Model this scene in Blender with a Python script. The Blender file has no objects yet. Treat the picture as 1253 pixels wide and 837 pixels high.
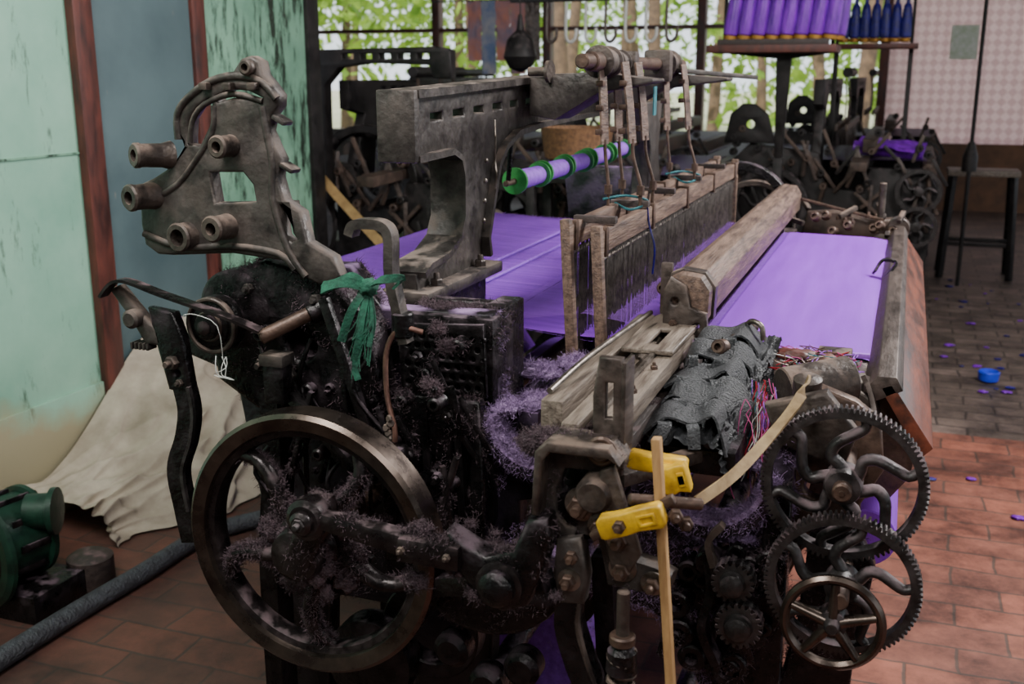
import bpy, bmesh, math, random, bisect
from mathutils import Vector, Matrix, noise
random.seed(7)
V=Vector
S=bpy.context.scene
# ------------------------------------------------------------------ materials
def M(name,c1,c2=None,scale=20,rough=.6,metal=0.,bump=.2,dust=None,damt=.6,rough2=None,stretch=None,spec=.5,dscale=25,trans=0,coat=0,bd=.003):
    m=bpy.data.materials.new(name); m.use_nodes=True
    nt=m.node_tree; N=nt.nodes; L=nt.links; b=N['Principled BSDF']
    c2=c2 or tuple(x*.6 for x in c1)
    tc=N.new('ShaderNodeTexCoord'); mp=N.new('ShaderNodeMapping'); L.new(tc.outputs['Object'],mp.inputs[0])
    if stretch: mp.inputs['Scale'].default_value=stretch
    n=N.new('ShaderNodeTexNoise'); n.inputs['Scale'].default_value=scale; n.inputs['Detail'].default_value=7; n.inputs['Roughness'].default_value=.65
    L.new(mp.outputs[0],n.inputs['Vector'])
    r=N.new('ShaderNodeValToRGB'); r.color_ramp.elements[0].position=.35; r.color_ramp.elements[1].position=.65
    r.color_ramp.elements[0].color=(*c2,1); r.color_ramp.elements[1].color=(*c1,1)
    L.new(n.outputs[0],r.inputs[0]); col=r.outputs[0]
    mr=N.new('ShaderNodeMapRange'); mr.inputs[1].default_value=.3; mr.inputs[2].default_value=.7
    mr.inputs[3].default_value=rough; mr.inputs[4].default_value=rough2 if rough2 is not None else min(1,rough+.2)
    L.new(n.outputs[0],mr.inputs[0]); ro=mr.outputs[0]
    if dust:
        g=N.new('ShaderNodeNewGeometry'); sx=N.new('ShaderNodeSeparateXYZ'); L.new(g.outputs['Normal'],sx.inputs[0])
        m1=N.new('ShaderNodeMapRange'); m1.inputs[1].default_value=-.1; m1.inputs[2].default_value=.8; L.new(sx.outputs[2],m1.inputs[0])
        n2=N.new('ShaderNodeTexNoise'); n2.inputs['Scale'].default_value=dscale; n2.inputs['Detail'].default_value=8; L.new(tc.outputs['Object'],n2.inputs['Vector'])
        m2=N.new('ShaderNodeMapRange'); m2.inputs[1].default_value=.62-.3*damt; m2.inputs[2].default_value=.72-.2*damt; L.new(n2.outputs[0],m2.inputs[0])
        mu=N.new('ShaderNodeMath'); mu.operation='MULTIPLY'; L.new(m1.outputs[0],mu.inputs[0]); L.new(m2.outputs[0],mu.inputs[1])
        mx=N.new('ShaderNodeMixRGB'); L.new(mu.outputs[0],mx.inputs[0]); L.new(col,mx.inputs[1]); mx.inputs[2].default_value=(*dust,1); col=mx.outputs[0]
        mx2=N.new('ShaderNodeMixRGB'); L.new(mu.outputs[0],mx2.inputs[0]); L.new(ro,mx2.inputs[1]); mx2.inputs[2].default_value=(1,1,1,1); ro=mx2.outputs[0]
        mt=N.new('ShaderNodeMath'); mt.operation='MULTIPLY_ADD'; L.new(mu.outputs[0],mt.inputs[0]); mt.inputs[1].default_value=-metal; mt.inputs[2].default_value=metal
        L.new(mt.outputs[0],b.inputs['Metallic'])
    else: b.inputs['Metallic'].default_value=metal
    L.new(col,b.inputs['Base Color']); L.new(ro,b.inputs['Roughness'])
    b.inputs['Specular IOR Level'].default_value=spec
    if coat: b.inputs['Coat Weight'].default_value=coat; b.inputs['Coat Roughness'].default_value=.15
    if bump:
        bn=N.new('ShaderNodeBump'); bn.inputs['Strength'].default_value=bump; bn.inputs['Distance'].default_value=bd
        n3=N.new('ShaderNodeTexNoise'); n3.inputs['Scale'].default_value=scale*3; n3.inputs['Detail'].default_value=8; L.new(mp.outputs[0],n3.inputs['Vector'])
        L.new(n3.outputs[0],bn.inputs['Height']); L.new(bn.outputs[0],b.inputs['Normal'])
    if trans:
        t=N.new('ShaderNodeBsdfTranslucent'); L.new(col,t.inputs[0]); ms=N.new('ShaderNodeMixShader'); ms.inputs[0].default_value=trans
        L.new(b.outputs[0],ms.inputs[1]); L.new(t.outputs[0],ms.inputs[2]); L.new(ms.outputs[0],N['Material Output'].inputs[0])
    return m
LINT=(.26,.16,.31)
m_iron=M('dusty_cast_iron',(.070,.059,.054),(.022,.018,.017),22,.36,.35,.8,dust=(.16,.12,.10),damt=.68)
m_iron2=M('grey_brown_iron',(.095,.073,.062),(.032,.024,.022),28,.36,.4,.8,dust=(.18,.125,.10),damt=.55)
m_black=M('greasy_black_iron',(.016,.013,.014),(.004,.004,.004),35,.18,.5,.8,dust=(.10,.068,.085),damt=.45,rough2=.42)
m_blackl=M('linty_black_iron',(.018,.015,.018),(.006,.005,.006),30,.22,.4,.6,dust=LINT,damt=.7,rough2=.5,dscale=14)
m_lint=M('lavender_lint',(.40,.27,.48),(.23,.14,.29),60,1,0,1,rough2=1,bd=.01)
m_lintd=M('brown_lint',(.16,.105,.125),(.065,.042,.052),80,1,0,1,rough2=1,bd=.01)
m_rim=M('worn_steel_rim',(.14,.108,.09),(.045,.034,.030),12,.2,.9,.15,rough2=.40)
m_spoke=M('dark_spoke_iron',(.038,.030,.030),(.012,.009,.010),25,.22,.6,.5,dust=(.11,.07,.078),damt=.42)
m_steel=M('worn_steel',(.28,.24,.21),(.10,.08,.065),40,.26,.85,.2)
m_rust=M('rusty_steel',(.14,.085,.062),(.055,.035,.028),40,.38,.5,.4)
m_gear=M('gear_iron',(.055,.050,.050),(.018,.016,.016),40,.28,.5,.5,dust=(.17,.12,.13),damt=.5)
m_wood=M('aged_wood',(.22,.138,.10),(.060,.036,.029),14,.48,0,.6,stretch=(6,.6,6))
m_woodg=M('grey_worn_wood',(.25,.20,.16),(.082,.060,.047),14,.40,0,.6,stretch=(6,.6,6))
m_woodd=M('dark_wood',(.06,.042,.037),(.022,.015,.014),14,.5,0,.4,stretch=(6,.6,6),dust=(.14,.09,.09),damt=.4)
m_stick=M('pale_wood',(.52,.31,.13),(.30,.16,.065),20,.5,0,.2,stretch=(3,3,.5))
m_breast=M('rust_red_board',(.24,.060,.030),(.042,.022,.017),7,.28,.1,.4,stretch=(3,.8,3),rough2=.5,coat=.2)
m_greytin=M('grey_tin',(.12,.09,.078),(.042,.032,.028),14,.36,.4,.4,stretch=(3,.6,3))
m_yel=M('yellow_plastic',(.80,.48,.012),(.34,.18,.015),22,.35,0,.3)
m_strap=M('leather_strap',(.42,.29,.15),(.22,.14,.065),30,.55,0,.2)
m_rubber=M('grey_rubber_cloth',(.062,.064,.070),(.016,.017,.020),90,.38,0,1,bd=.006)
m_green=M('green_rag',(.018,.12,.07),(.005,.035,.022),50,.75,0,.8)
m_gplast=M('green_plastic',(.03,.26,.05),(.012,.13,.022),30,.3,0,.1)
m_pyarn=M('purple_yarn',(.31,.10,.66),(.18,.05,.42),60,.45,0,.4)
m_pdeep=M('deep_purple_yarn',(.27,.016,.62),(.09,.005,.26),30,.26,0,.2,stretch=(1,1,.2))
m_blue=M('blue_yarn',(.018,.010,.24),(.006,.004,.09),30,.35,0,.2)
m_gold=M('gold_foot',(.45,.22,.03),(.3,.14,.02),30,.4,.5,.1)
m_red=M('red_thread',(.50,.01,.03),(.35,.008,.02),50,.7,0,0)
m_pink=M('pink_thread',(.6,.08,.28),(.4,.05,.18),50,.7,0,0)
m_teal=M('teal_thread',(.03,.17,.19),(.015,.09,.11),50,.7,0,0)
m_white=M('white_cord',(.62,.62,.60),(.42,.42,.40),50,.7,0,0)
m_copper=M('copper_tube',(.24,.12,.09),(.12,.06,.05),50,.4,.4,.2)
m_tarp=M('beige_tarp',(.50,.44,.35),(.25,.205,.155),3.5,.65,0,.5,bd=.008)
m_motor=M('green_motor_paint',(.009,.045,.026),(.004,.015,.010),20,.32,.2,.3)
m_hose=M('grey_hose',(.06,.065,.075),(.03,.03,.036),40,.55,0,.8,bd=.01)
m_bgdark=M('sooty_iron',(.024,.020,.020),(.007,.006,.006),15,.42,.4,.2,dust=(.08,.06,.06),damt=.45)
m_bgrust=M('dull_rusty_iron',(.11,.072,.055),(.035,.024,.02),15,.5,.3,.2)
m_heddle=M('heddle_wire',(.12,.10,.088),(.035,.028,.026),60,.38,.5,0)
m_leaf=M('leaves',(.36,.52,.07),(.09,.20,.02),1.2,.5,0,0,trans=.5)
m_trunk=M('bark',(.2,.13,.08),(.09,.06,.04),8,.8,0,.4)
m_post=M('red_brown_post',(.13,.032,.022),(.035,.012,.010),7,.4,0,.3,stretch=(3,3,.8))
m_wicker=M('wicker',(.26,.13,.06),(.10,.05,.025),60,.7,0,.8)
m_cloth_or=M('faded_laundry',(.42,.16,.11),(.16,.13,.18),6,.8,0,.2)
m_cloth_bl=M('faded_blue_laundry',(.10,.14,.25),(.3,.28,.28),6,.8,0,.2)
m_beltm=M('canvas_belt',(.36,.23,.09),(.22,.13,.05),20,.6,0,.1)
m_bluecap=M('blue_cap',(.02,.05,.7),(.01,.03,.5),20,.4,0,0)

def fabric(name,c1,c2,axis,freq,dist=.6):
    m=bpy.data.materials.new(name); m.use_nodes=True; nt=m.node_tree; N=nt.nodes; L=nt.links; b=N['Principled BSDF']
    tc=N.new('ShaderNodeTexCoord')
    w=N.new('ShaderNodeTexWave'); w.bands_direction=axis; w.inputs['Scale'].default_value=freq; w.inputs['Distortion'].default_value=dist; w.inputs['Detail'].default_value=2
    L.new(tc.outputs['Object'],w.inputs[0])
    n=N.new('ShaderNodeTexNoise'); n.inputs['Scale'].default_value=3; n.inputs['Detail'].default_value=6; mp=N.new('ShaderNodeMapping'); mp.inputs['Scale'].default_value=(1,14,1) if axis=='Y' else (10,1,1)
    L.new(tc.outputs['Object'],mp.inputs[0]); L.new(mp.outputs[0],n.inputs[0])
    mx=N.new('ShaderNodeMixRGB'); mx.inputs[0].default_value=.75; L.new(w.outputs[0],mx.inputs[1]); L.new(n.outputs[0],mx.inputs[2])
    r=N.new('ShaderNodeValToRGB'); r.color_ramp.elements[0].position=.3; r.color_ramp.elements[1].position=.75
    r.color_ramp.elements[0].color=(*c2,1); r.color_ramp.elements[1].color=(*c1,1); L.new(mx.outputs[0],r.inputs[0])
    L.new(r.outputs[0],b.inputs['Base Color']); b.inputs['Roughness'].default_value=.55; b.inputs['Specular IOR Level'].default_value=.25
    bn=N.new('ShaderNodeBump'); bn.inputs['Strength'].default_value=.25; bn.inputs['Distance'].default_value=.001; L.new(w.outputs[0],bn.inputs['Height']); L.new(bn.outputs[0],b.inputs['Normal'])
    return m
m_cloth=fabric('purple_woven_cloth',(.33,.066,.72),(.23,.038,.54),'X',170)
m_warp=fabric('purple_warp_sheet',(.27,.055,.60),(.13,.025,.34),'Y',150)
m_thread=M('purple_thread',(.42,.15,.76),(.28,.08,.54),50,.55,0,0)

# ------------------------------------------------------------------ geometry helpers
def empty(name,loc=(0,0,0)):
    e=bpy.data.objects.new(name,None); e.location=loc; e.empty_display_size=.1; S.collection.objects.link(e); return e
def mk(name,vs,fs,mat,par=None,smooth=35):
    me=bpy.data.meshes.new(name); me.from_pydata([tuple(v) for v in vs],[],fs); me.update()
    if smooth is not None and len(fs)<60000:
        bm=bmesh.new(); bm.from_mesh(me); bmesh.ops.recalc_face_normals(bm,faces=bm.faces); bm.to_mesh(me); bm.free()
    if smooth:
        for p in me.polygons: p.use_smooth=True
        try: me.set_sharp_from_angle(angle=math.radians(smooth))
        except Exception: pass
    if mat: me.materials.append(mat)
    o=bpy.data.objects.new(name,me); S.collection.objects.link(o)
    if par: o.parent=par
    return o
def bevmesh(o,w,seg=2):
    bm=bmesh.new(); bm.from_mesh(o.data)
    bmesh.ops.bevel(bm,geom=list(bm.edges),offset=w,segments=seg,affect='EDGES',profile=.6,clamp_overlap=True)
    bm.to_mesh(o.data); bm.free()
    for p in o.data.polygons: p.use_smooth=True
    try: o.data.set_sharp_from_angle(angle=math.radians(50))
    except Exception: pass
def box(name,x0,x1,y0,y1,z0,z1,mat,par=None,bev=.004):
    vs=[(x,y,z) for x in(x0,x1) for y in(y0,y1) for z in(z0,z1)]
    fs=[(0,1,3,2),(4,6,7,5),(0,4,5,1),(2,3,7,6),(0,2,6,4),(1,5,7,3)]
    o=mk(name,vs,fs,mat,par,0)
    if bev: bevmesh(o,min(bev,.45*min(abs(x1-x0),abs(y1-y0),abs(z1-z0))))
    return o
def frame(d,up=V((0,0,1))):
    d=d.normalized(); s=d.cross(up)
    if s.length<1e-3: s=d.cross(V((0,1,0)))
    s.normalize(); return s,s.cross(d).normalized()
def bar(name,p,q,w,h,mat,par=None,bev=.003,up=(0,0,1),w2=None,h2=None):
    p,q=V(p),V(q); s,u=frame(q-p,V(up)); w2=w2 or w; h2=h2 or h
    vs=[p+s*a*w/2+u*b*h/2 for a in(-1,1) for b in(-1,1)]+[q+s*a*w2/2+u*b*h2/2 for a in(-1,1) for b in(-1,1)]
    o=mk(name,vs,[(0,1,3,2),(4,6,7,5),(0,4,5,1),(2,3,7,6),(0,2,6,4),(1,5,7,3)],mat,par,0)
    if bev: bevmesh(o,min(bev,.4*min(w,h,w2,h2)))
    return o
def lathe(name,prof,p,d,mat,par=None,n=32,smooth=35,closed=False):
    p=V(p); d=V(d).normalized(); s,u=frame(d); vs=[];fs=[]
    for r,t in prof:
        for i in range(n):
            a=2*math.pi*i/n; vs.append(p+d*t+(s*math.cos(a)+u*math.sin(a))*r)
    k=len(prof)
    for j in range(k if closed else k-1):
        jj=(j+1)%k
        for i in range(n):
            fs.append((j*n+i,j*n+(i+1)%n,jj*n+(i+1)%n,jj*n+i))
    if not closed:
        fs.append(tuple(range(n))); fs.append(tuple((k-1)*n+i for i in range(n)))
    return mk(name,vs,fs,mat,par,smooth)
def cyl(name,p,q,r,mat,par=None,r2=None,n=24,bev=.0025):
    p,q=V(p),V(q); L=(q-p).length; r2=r if r2 is None else r2; b=min(bev,L*.3,r*.4)
    return lathe(name,[(r-b,0),(r,b),(r2,L-b),(r2-b,L)],p,q-p,mat,par,n)
def ring(name,p,d,ro,ri,t,mat,par=None,n=48,b=.003):
    return lathe(name,[(ri,b),(ri+b,0),(ro-b,0),(ro,b),(ro,t-b),(ro-b,t),(ri+b,t),(ri,t-b)],p,d,mat,par,n,closed=True)
def boss(name,p,d,r,L,mat,par=None,hole=.5,n=28):
    return lathe(name,[(r*1.2,0),(r,L*.25),(r*.96,L*.8),(r*1.04,L*.85),(r*1.04,L-.003),(r*1.04-.003,L),(r*hole,L),(r*hole,L*.5),(.001,L*.5)],p,d,mat,par,n)
def cr(pts,k=6,closed=False):
    pts=[V(p) for p in pts]; n=len(pts); out=[]
    rng=n if closed else n-1
    for i in range(rng):
        if closed: a,b,c,d=pts[(i-1)%n],pts[i],pts[(i+1)%n],pts[(i+2)%n]
        else: a,b,c,d=pts[max(i-1,0)],pts[i],pts[i+1],pts[min(i+2,n-1)]
        for j in range(k):
            t=j/k; out.append(.5*((2*b)+(c-a)*t+(2*a-5*b+4*c-d)*t*t+(3*b-a-3*c+d)*t**3))
    if not closed: out.append(pts[-1])
    return out
def tube(name,pts,r,mat,par=None,n=10,sm=5,r2=None,flat=1.,up=None):
    P=cr(pts,sm) if sm>1 and len(pts)>2 else [V(p) for p in pts]
    vs=[];fs=[];s=None;K=len(P)
    for j,p in enumerate(P):
        d=(P[min(j+1,K-1)]-P[max(j-1,0)])
        if d.length<1e-9: d=V((0,0,1))
        d.normalize()
        if up is not None: s=V(up)-d*V(up).dot(d); s.normalize()
        elif s is None: s,_=frame(d)
        else:
            s=s-d*s.dot(d)
            if s.length<1e-4: s,_=frame(d)
            s.normalize()
        u=d.cross(s); rr=r+(r2-r)*j/(K-1) if r2 is not None else r
        for i in range(n):
            a=2*math.pi*i/n; vs.append(p+s*math.cos(a)*rr+u*math.sin(a)*rr*flat)
    for j in range(K-1):
        for i in range(n): fs.append((j*n+i,j*n+(i+1)%n,(j+1)*n+(i+1)%n,(j+1)*n+i))
    fs.append(tuple(range(n))); fs.append(tuple((K-1)*n+i for i in range(n)))
    return mk(name,vs,fs,mat,par,50)
def ribbon(name,pts,w,th,mat,par=None,side=(0,1,0),sm=6):
    P=cr(pts,sm) if len(pts)>2 else [V(p) for p in pts]; vs=[];fs=[];K=len(P)
    for j,p in enumerate(P):
        d=(P[min(j+1,K-1)]-P[max(j-1,0)]).normalized(); s=V(side)-d*V(side).dot(d); s.normalize(); u=d.cross(s)
        for a,b in((-1,-1),(1,-1),(1,1),(-1,1)): vs.append(p+s*a*w/2+u*b*th/2)
    for j in range(K-1):
        for i in range(4): fs.append((j*4+i,j*4+(i+1)%4,(j+1)*4+(i+1)%4,(j+1)*4+i))
    fs.append((0,1,2,3)); fs.append(tuple((K-1)*4+i for i in range(4)))
    return mk(name,vs,fs,mat,par,35)
def helix(name,p,q,R,turns,r,mat,par=None):
    p,q=V(p),V(q); s,u=frame(q-p); k=turns*12
    return tube(name,[p+(q-p)*i/k+(s*math.cos(i*math.pi/6)+u*math.sin(i*math.pi/6))*R for i in range(k+1)],r,mat,par,6,1)
def plate(name,loops,c,th,mat,par=None,bev=.004,axis='y',sm=0):
    cu=bpy.data.curves.new('tmp','CURVE'); cu.dimensions='2D'; cu.fill_mode='BOTH'
    cu.extrude=max(th/2-bev,.0005); cu.bevel_depth=bev; cu.bevel_resolution=1; cu.offset=-bev
    for k,l in enumerate(loops):
        l=[(a,b,0) for a,b in l]
        if sm and (k==0 or len(l)>4): l=[(v.x,v.y,0) for v in cr(l,sm,True)]
        sp=cu.splines.new('POLY'); sp.points.add(len(l)-1)
        for i,v in enumerate(l): sp.points[i].co=(*v,1)
        sp.use_cyclic_u=True
    ob=bpy.data.objects.new('tmp',cu); S.collection.objects.link(ob)
    dg=bpy.context.evaluated_depsgraph_get(); me=bpy.data.meshes.new_from_object(ob.evaluated_get(dg))
    bpy.data.objects.remove(ob); bpy.data.curves.remove(cu)
    for v in me.vertices:
        a,b,z=v.co
        v.co={'y':(a,c-z,b),'x':(c+z,a,b),'z':(a,b,c+z)}[axis]
    bm=bmesh.new(); bm.from_mesh(me); bmesh.ops.remove_doubles(bm,verts=bm.verts,dist=1e-5); bmesh.ops.recalc_face_normals(bm,faces=bm.faces); bm.to_mesh(me); bm.free()
    for p in me.polygons: p.use_smooth=True
    try: me.set_sharp_from_angle(angle=math.radians(50))
    except Exception: pass
    me.name=name; me.materials.clear(); me.materials.append(mat)
    o=bpy.data.objects.new(name,me); S.collection.objects.link(o)
    if par: o.parent=par
    return o
def circ(cx,cz,r,n=20): return [(cx+r*math.cos(2*math.pi*i/n),cz+r*math.sin(2*math.pi*i/n)) for i in range(n)]
def bolt(p,d,r,mat,par,nut=True,L=None):
    p=V(p); d=V(d).normalized(); L=L or r*1.1
    lathe('bolt_head',[(r,0),(r,L*.8),(r*.85,L)],p,d,mat,par,6,20)
    if nut: lathe('bolt_tip',[(r*.5,0),(r*.5,L*1.6),(r*.4,L*1.8)],p,d,mat,par,10)
def gear(name,c,R,t,teeth,rimw,mat,par,ns=5,hub=.03,rot=0,curl=.5,sr=.013,depth=None):
    c=V(c); vs=[];fs=[];n=teeth*4; td=depth or R*2.6/teeth
    for y in(0,t):
        for i in range(n):
            a=2*math.pi*(i+.5)/n; k=i%4; r=R if k in(1,2) else R-td
            a+= (-.12 if k==1 else .12 if k==2 else 0)*2*math.pi/teeth*.4
            vs.append(c+V((r*math.cos(a),y,r*math.sin(a))))
        for i in range(n):
            a=2*math.pi*(i+.5)/n; r=R-td-rimw; vs.append(c+V((r*math.cos(a),y,r*math.sin(a))))
    for i in range(n):
        j=(i+1)%n
        fs+=[(i,j,n+j,n+i),(2*n+i,3*n+i,3*n+j,2*n+j),(i,2*n+i,2*n+j,j),(n+i,n+j,3*n+j,3*n+i)]
    mk(name+'_teeth_rim',vs,fs,mat,par,25)
    spokes(name,c+V((0,t/2,0)),R-td-rimw*.6,hub,ns,mat,par,rot,curl,sr)
    lathe(name+'_hub',[(hub*.6,-.012),(hub*.9,-.01),(hub,0),(hub,t+.01)],c,(0,1,0),mat,par)
def spokes(name,c,R,hub,ns,mat,par,rot,curl,sr,sr2=None):
    for i in range(ns):
        a0=rot+2*math.pi*i/ns; pts=[]
        for k in range(7):
            t=k/6; r=hub*.6+(R-hub*.6)*t; a=a0+curl*math.sin(t*math.pi)*.5+curl*.35*math.sin(2*math.pi*t)
            pts.append(c+V((r*math.cos(a),0,r*math.sin(a))))
        tube(name+'_spoke_%d'%i,pts,sr*1.15,mat,par,10,3,sr2 or sr*.95,flat=.75)
def tuft(name,c,r,mat,par,sq=(1,1,.5)):
    bm=bmesh.new(); bmesh.ops.create_icosphere(bm,subdivisions=3,radius=1)
    c=V(c); o=random.random()*50
    for v in bm.verts:
        k=1+.45*noise.noise(v.co*2.2+V((o,o,o)))+.25*noise.noise(v.co*6+V((o,0,o)))
        v.co=V((v.co.x*sq[0],v.co.y*sq[1],v.co.z*sq[2]))*k*r+c
    me=bpy.data.meshes.new(name); bm.to_mesh(me); bm.free(); me.materials.append(mat)
    for p in me.polygons: p.use_smooth=True
    ob=bpy.data.objects.new(name,me); S.collection.objects.link(ob); ob.parent=par; return ob
def fuzz(name,objs,n,L,mat,par,thr=-.05,w=.0009,ns=16,region=None,seed=1,flatw=.35):
    """grow n short curled lint fibres on the surfaces of objs (patchy)"""
    rr=random.Random(seed); tri=[];cum=[];tot=0
    for o in objs:
        me=o.data; me.calc_loop_triangles()
        for t in me.loop_triangles:
            a,b,c=[me.vertices[i].co for i in t.vertices]
            if region and not region((a+b+c)/3): continue
            wt=t.area*(flatw+max(0,t.normal.z)); tot+=wt; tri.append((a.copy(),b.copy(),c.copy(),t.normal.copy())); cum.append(tot)
    if not tri: return
    vs=[];fs=[]
    for _ in range(n):
        a,b,c,nm=tri[min(len(tri)-1,bisect.bisect(cum,rr.random()*tot))]
        u,v=rr.random(),rr.random()
        if u+v>1:u,v=1-u,1-v
        p=a+(b-a)*u+(c-a)*v
        if noise.noise(p*ns)<thr: continue
        l=L*rr.uniform(.4,1.2); rd=lambda:V((rr.uniform(-1,1),rr.uniform(-1,1),rr.uniform(-1,1)))
        d=(nm*.8+rd()*.9); q=p+d*l*.5; s=rd().normalized()*w*.5; r_=q+(nm*.2+rd())*l*.6
        i=len(vs); vs.extend([p-s,p+s,q+s,q-s,r_+s*.6,r_-s*.6]); fs.append((i,i+1,i+2,i+3)); fs.append((i+3,i+2,i+4,i+5))
    mk(name,vs,fs,mat,par,None)
NY=(0,-1,0)
# ================================================================== MAIN LOOM
loom=empty('power_loom')
out=[(-1.13,.92),(-1.15,1.10),(-1.05,1.13),(-.88,1.13),(-.82,1.06),(-.62,1.065),(-.605,.90),(-.60,.87),(-.575,.84),(-.53,.815),(-.49,.815),(-.46,.85),(-.45,.90),(-.34,.90),(-.33,.82),(-.30,.765),(-.25,.745),(-.20,.765),(-.165,.82),(-.15,.92),(-.12,.92),(-.12,.80),(-.14,.70),(-.15,.45),(-.14,0),(-.24,0),(-.24,.42),(-.28,.54),(-.34,.58),(-.52,.60),(-.62,.52),(-.64,0),(-.76,0),(-.78,.5),(-.95,.5),(-.98,0),(-1.05,0),(-1.07,.55)]
holes=[[(-.57,.65),(-.42,.65),(-.42,.74),(-.50,.76),(-.57,.74)],[(-.30,.64),(-.22,.62),(-.19,.7),(-.22,.72),(-.28,.70)],[(-.74,.62),(-.66,.62),(-.66,.78),(-.74,.78)]]
F1=plate('near_side_frame',[out]+holes,1.62,.045,m_blackl,loom,.005)
plate('far_side_frame',[out]+holes,3.72,.045,m_blackl,loom,.005)
def arcpts(cx,cz,rx,rz,a0,a1,y,n=12): return [(cx+rx*math.cos(math.radians(a0+(a1-a0)*i/n)),y,cz+rz*math.sin(math.radians(a0+(a1-a0)*i/n))) for i in range(n+1)]
F2=ribbon('cradle_flange',[(-.62,1.6,.88)]+arcpts(-.53,.90,.085,.09,185,300,1.6)+[(-.455,1.6,.83)],.085,.018,m_blackl,loom,sm=2)
F3=ribbon('cradle_flange_lint',[(-.613,1.58,.885)]+arcpts(-.53,.905,.078,.082,185,290,1.58)+[(-.47,1.58,.83)],.05,.008,m_lint,loom,sm=2)
F4=ribbon('front_cradle_flange',arcpts(-.245,.86,.10,.11,190,350,1.6),.085,.018,m_blackl,loom,sm=2)
F5=ribbon('front_cradle_lint',arcpts(-.245,.866,.092,.10,205,345,1.57),.03,.008,m_lint,loom,sm=2)
lavs=[F2,F3,F3,F3,F4,F5,F5]
for c,r in[((-.60,1.6,.905),.025),((-.56,1.66,.90),.03),((-.52,1.7,.90),.03),((-.50,1.62,.87),.018),((-.585,1.75,.93),.03),((-.53,1.80,.935),.03),((-.42,1.62,.91),.02),((-.14,1.60,.80),.018),((-.17,1.62,.85),.02),((-.30,1.58,.775),.015),((-.2,1.60,.735),.022),((-.25,1.60,.725),.018),((-.16,1.60,.765),.02)]:
    lavs.append(tuft('lint_tuft',c,r,m_lint,loom,(1.2,1.2,.35)))
for x,z,w,h in[(-.58,.87,.07,.05),(-.50,.60,.06,.06),(-.98,.55,.06,.06),(-.16,.60,.05,.05)]:
    o_=box('cross_girt',x-w/2,x+w/2,1.62,3.74,z-h/2,z+h/2,m_blackl,loom)
    if z>.8: GT=o_
cyl('crank_shaft',(-.834,1.30,.727),(-.834,3.9,.727),.02,m_rust,loom)
cyl('rocking_shaft',(-.35,1.3,.16),(-.35,3.9,.16),.022,m_black,loom)
cyl('tappet_shaft',(-.62,1.5,.40),(-.62,3.8,.40),.02,m_black,loom)
cyl('breast_shaft',(-.24,1.55,.70),(-.24,3.8,.70),.02,m_black,loom)
for y in(1.95,2.2,2.5,2.9): lathe('tappet_cam',[(.03,0),(.10,.005),(.10,.03),(.03,.035)],(-.62,y,.40),(0,1,0),m_black,loom)
cyl('back_beam',(-1.40,1.9,.93),(-1.40,3.65,.93),.04,m_woodg,loom)
for y in(1.86,3.66): bar('back_beam_bracket',(-1.42,y,.90),(-1.08,y,.80),.03,.07,m_black,loom)
cyl('warp_beam',(-1.12,2.1,.42),(-1.12,3.6,.42),.10,m_pyarn,loom,n=40)
for y in(2.08,3.62): lathe('warp_beam_flange',[(.02,0),(.13,0),(.13,.02),(.02,.02)],(-1.12,y,.42),(0,1,0),m_black,loom,n=40)
R1=cyl('purple_cloth_roll',(-.66,1.95,.27),(-.66,3.6,.27),.12,m_pyarn,loom,n=32)
cyl('cloth_roller',(-.01,1.74,.70),(-.01,3.68,.70),.05,m_cloth,loom,n=32)
cyl('take_up_roller',(-.05,1.78,.905),(-.05,3.68,.905),.036,m_steel,loom,n=32)
def sheet(name,prof,y0,y1,mat,ny=60,amp=.0):
    vs=[];fs=[];K=len(prof)
    for j in range(ny+1):
        y=y0+(y1-y0)*j/ny
        for x,z in prof: vs.append((x,y,z+amp*noise.noise(V((x*3,y*5,0)))))
    for j in range(ny):
        for i in range(K-1): a=j*K+i; fs.append((a,a+1,a+K+1,a+K))
    return mk(name,vs,fs,mat,loom,60)
cp=[(-.33,.951),(-.28,.951),(-.2,.950),(-.12,.949),(-.07,.947),(-.03,.940),(-.012,.92),(-.008,.90),(-.02,.80),(-.02,.74)]
sheet('woven_cloth',cp,1.99,3.53,m_cloth,40,.003)
box('cloth_selvage',-.33,-.03,1.985,1.995,.944,.953,m_thread,loom,.001)
sheet('warp_sheet',[(-1.2,.50),(-1.40,.78),(-1.445,.93),(-1.43,.965),(-1.40,.973),(-1.2,.965),(-1.0,.957),(-.9,.953),(-.78,.949)],2.0,3.53,m_warp,40,.002)
vs=[];fs=[]
def strand(p,q,w=.0011):
    i=len(vs); p,q=V(p),V(q); s=V((0,1,0))*w
    vs.extend([p-s/2,p+s/2,q+s/2,q-s/2]); fs.append((i,i+1,i+2,i+3))
ny=620
for i in range(ny):
    y=2.0+1.53*i/ny+random.uniform(-.0008,.0008)
    z=(.985 if i%2 else .925); hx=-.575 if i%2 else -.525
    strand((-1.39,y,.9745),(-.80,y+random.uniform(-.004,.004),.951+random.uniform(-.002,.006)),.0009)
    strand((-.80,y,.951),(hx,y+random.uniform(-.003,.003),z)); strand((hx,y,z),(-.335,y,.951))
mk('warp_threads',vs,fs,m_thread,loom,0)
sheet('shed_warp',[(-.78,.949),(-.6,.938),(-.45,.936),(-.33,.951)],2.0,3.53,m_warp,10)
def prism(name,prof,y0,y1,mat,par,bev=.003):
    n=len(prof); vs=[(x,y0,z) for x,z in prof]+[(x,y1,z) for x,z in prof]
    fs=[tuple(range(n)),tuple(range(n,2*n))]+[(i,(i+1)%n,n+(i+1)%n,n+i) for i in range(n)]
    o=mk(name,vs,fs,mat,par,0)
    if bev: bevmesh(o,bev)
    return o
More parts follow.
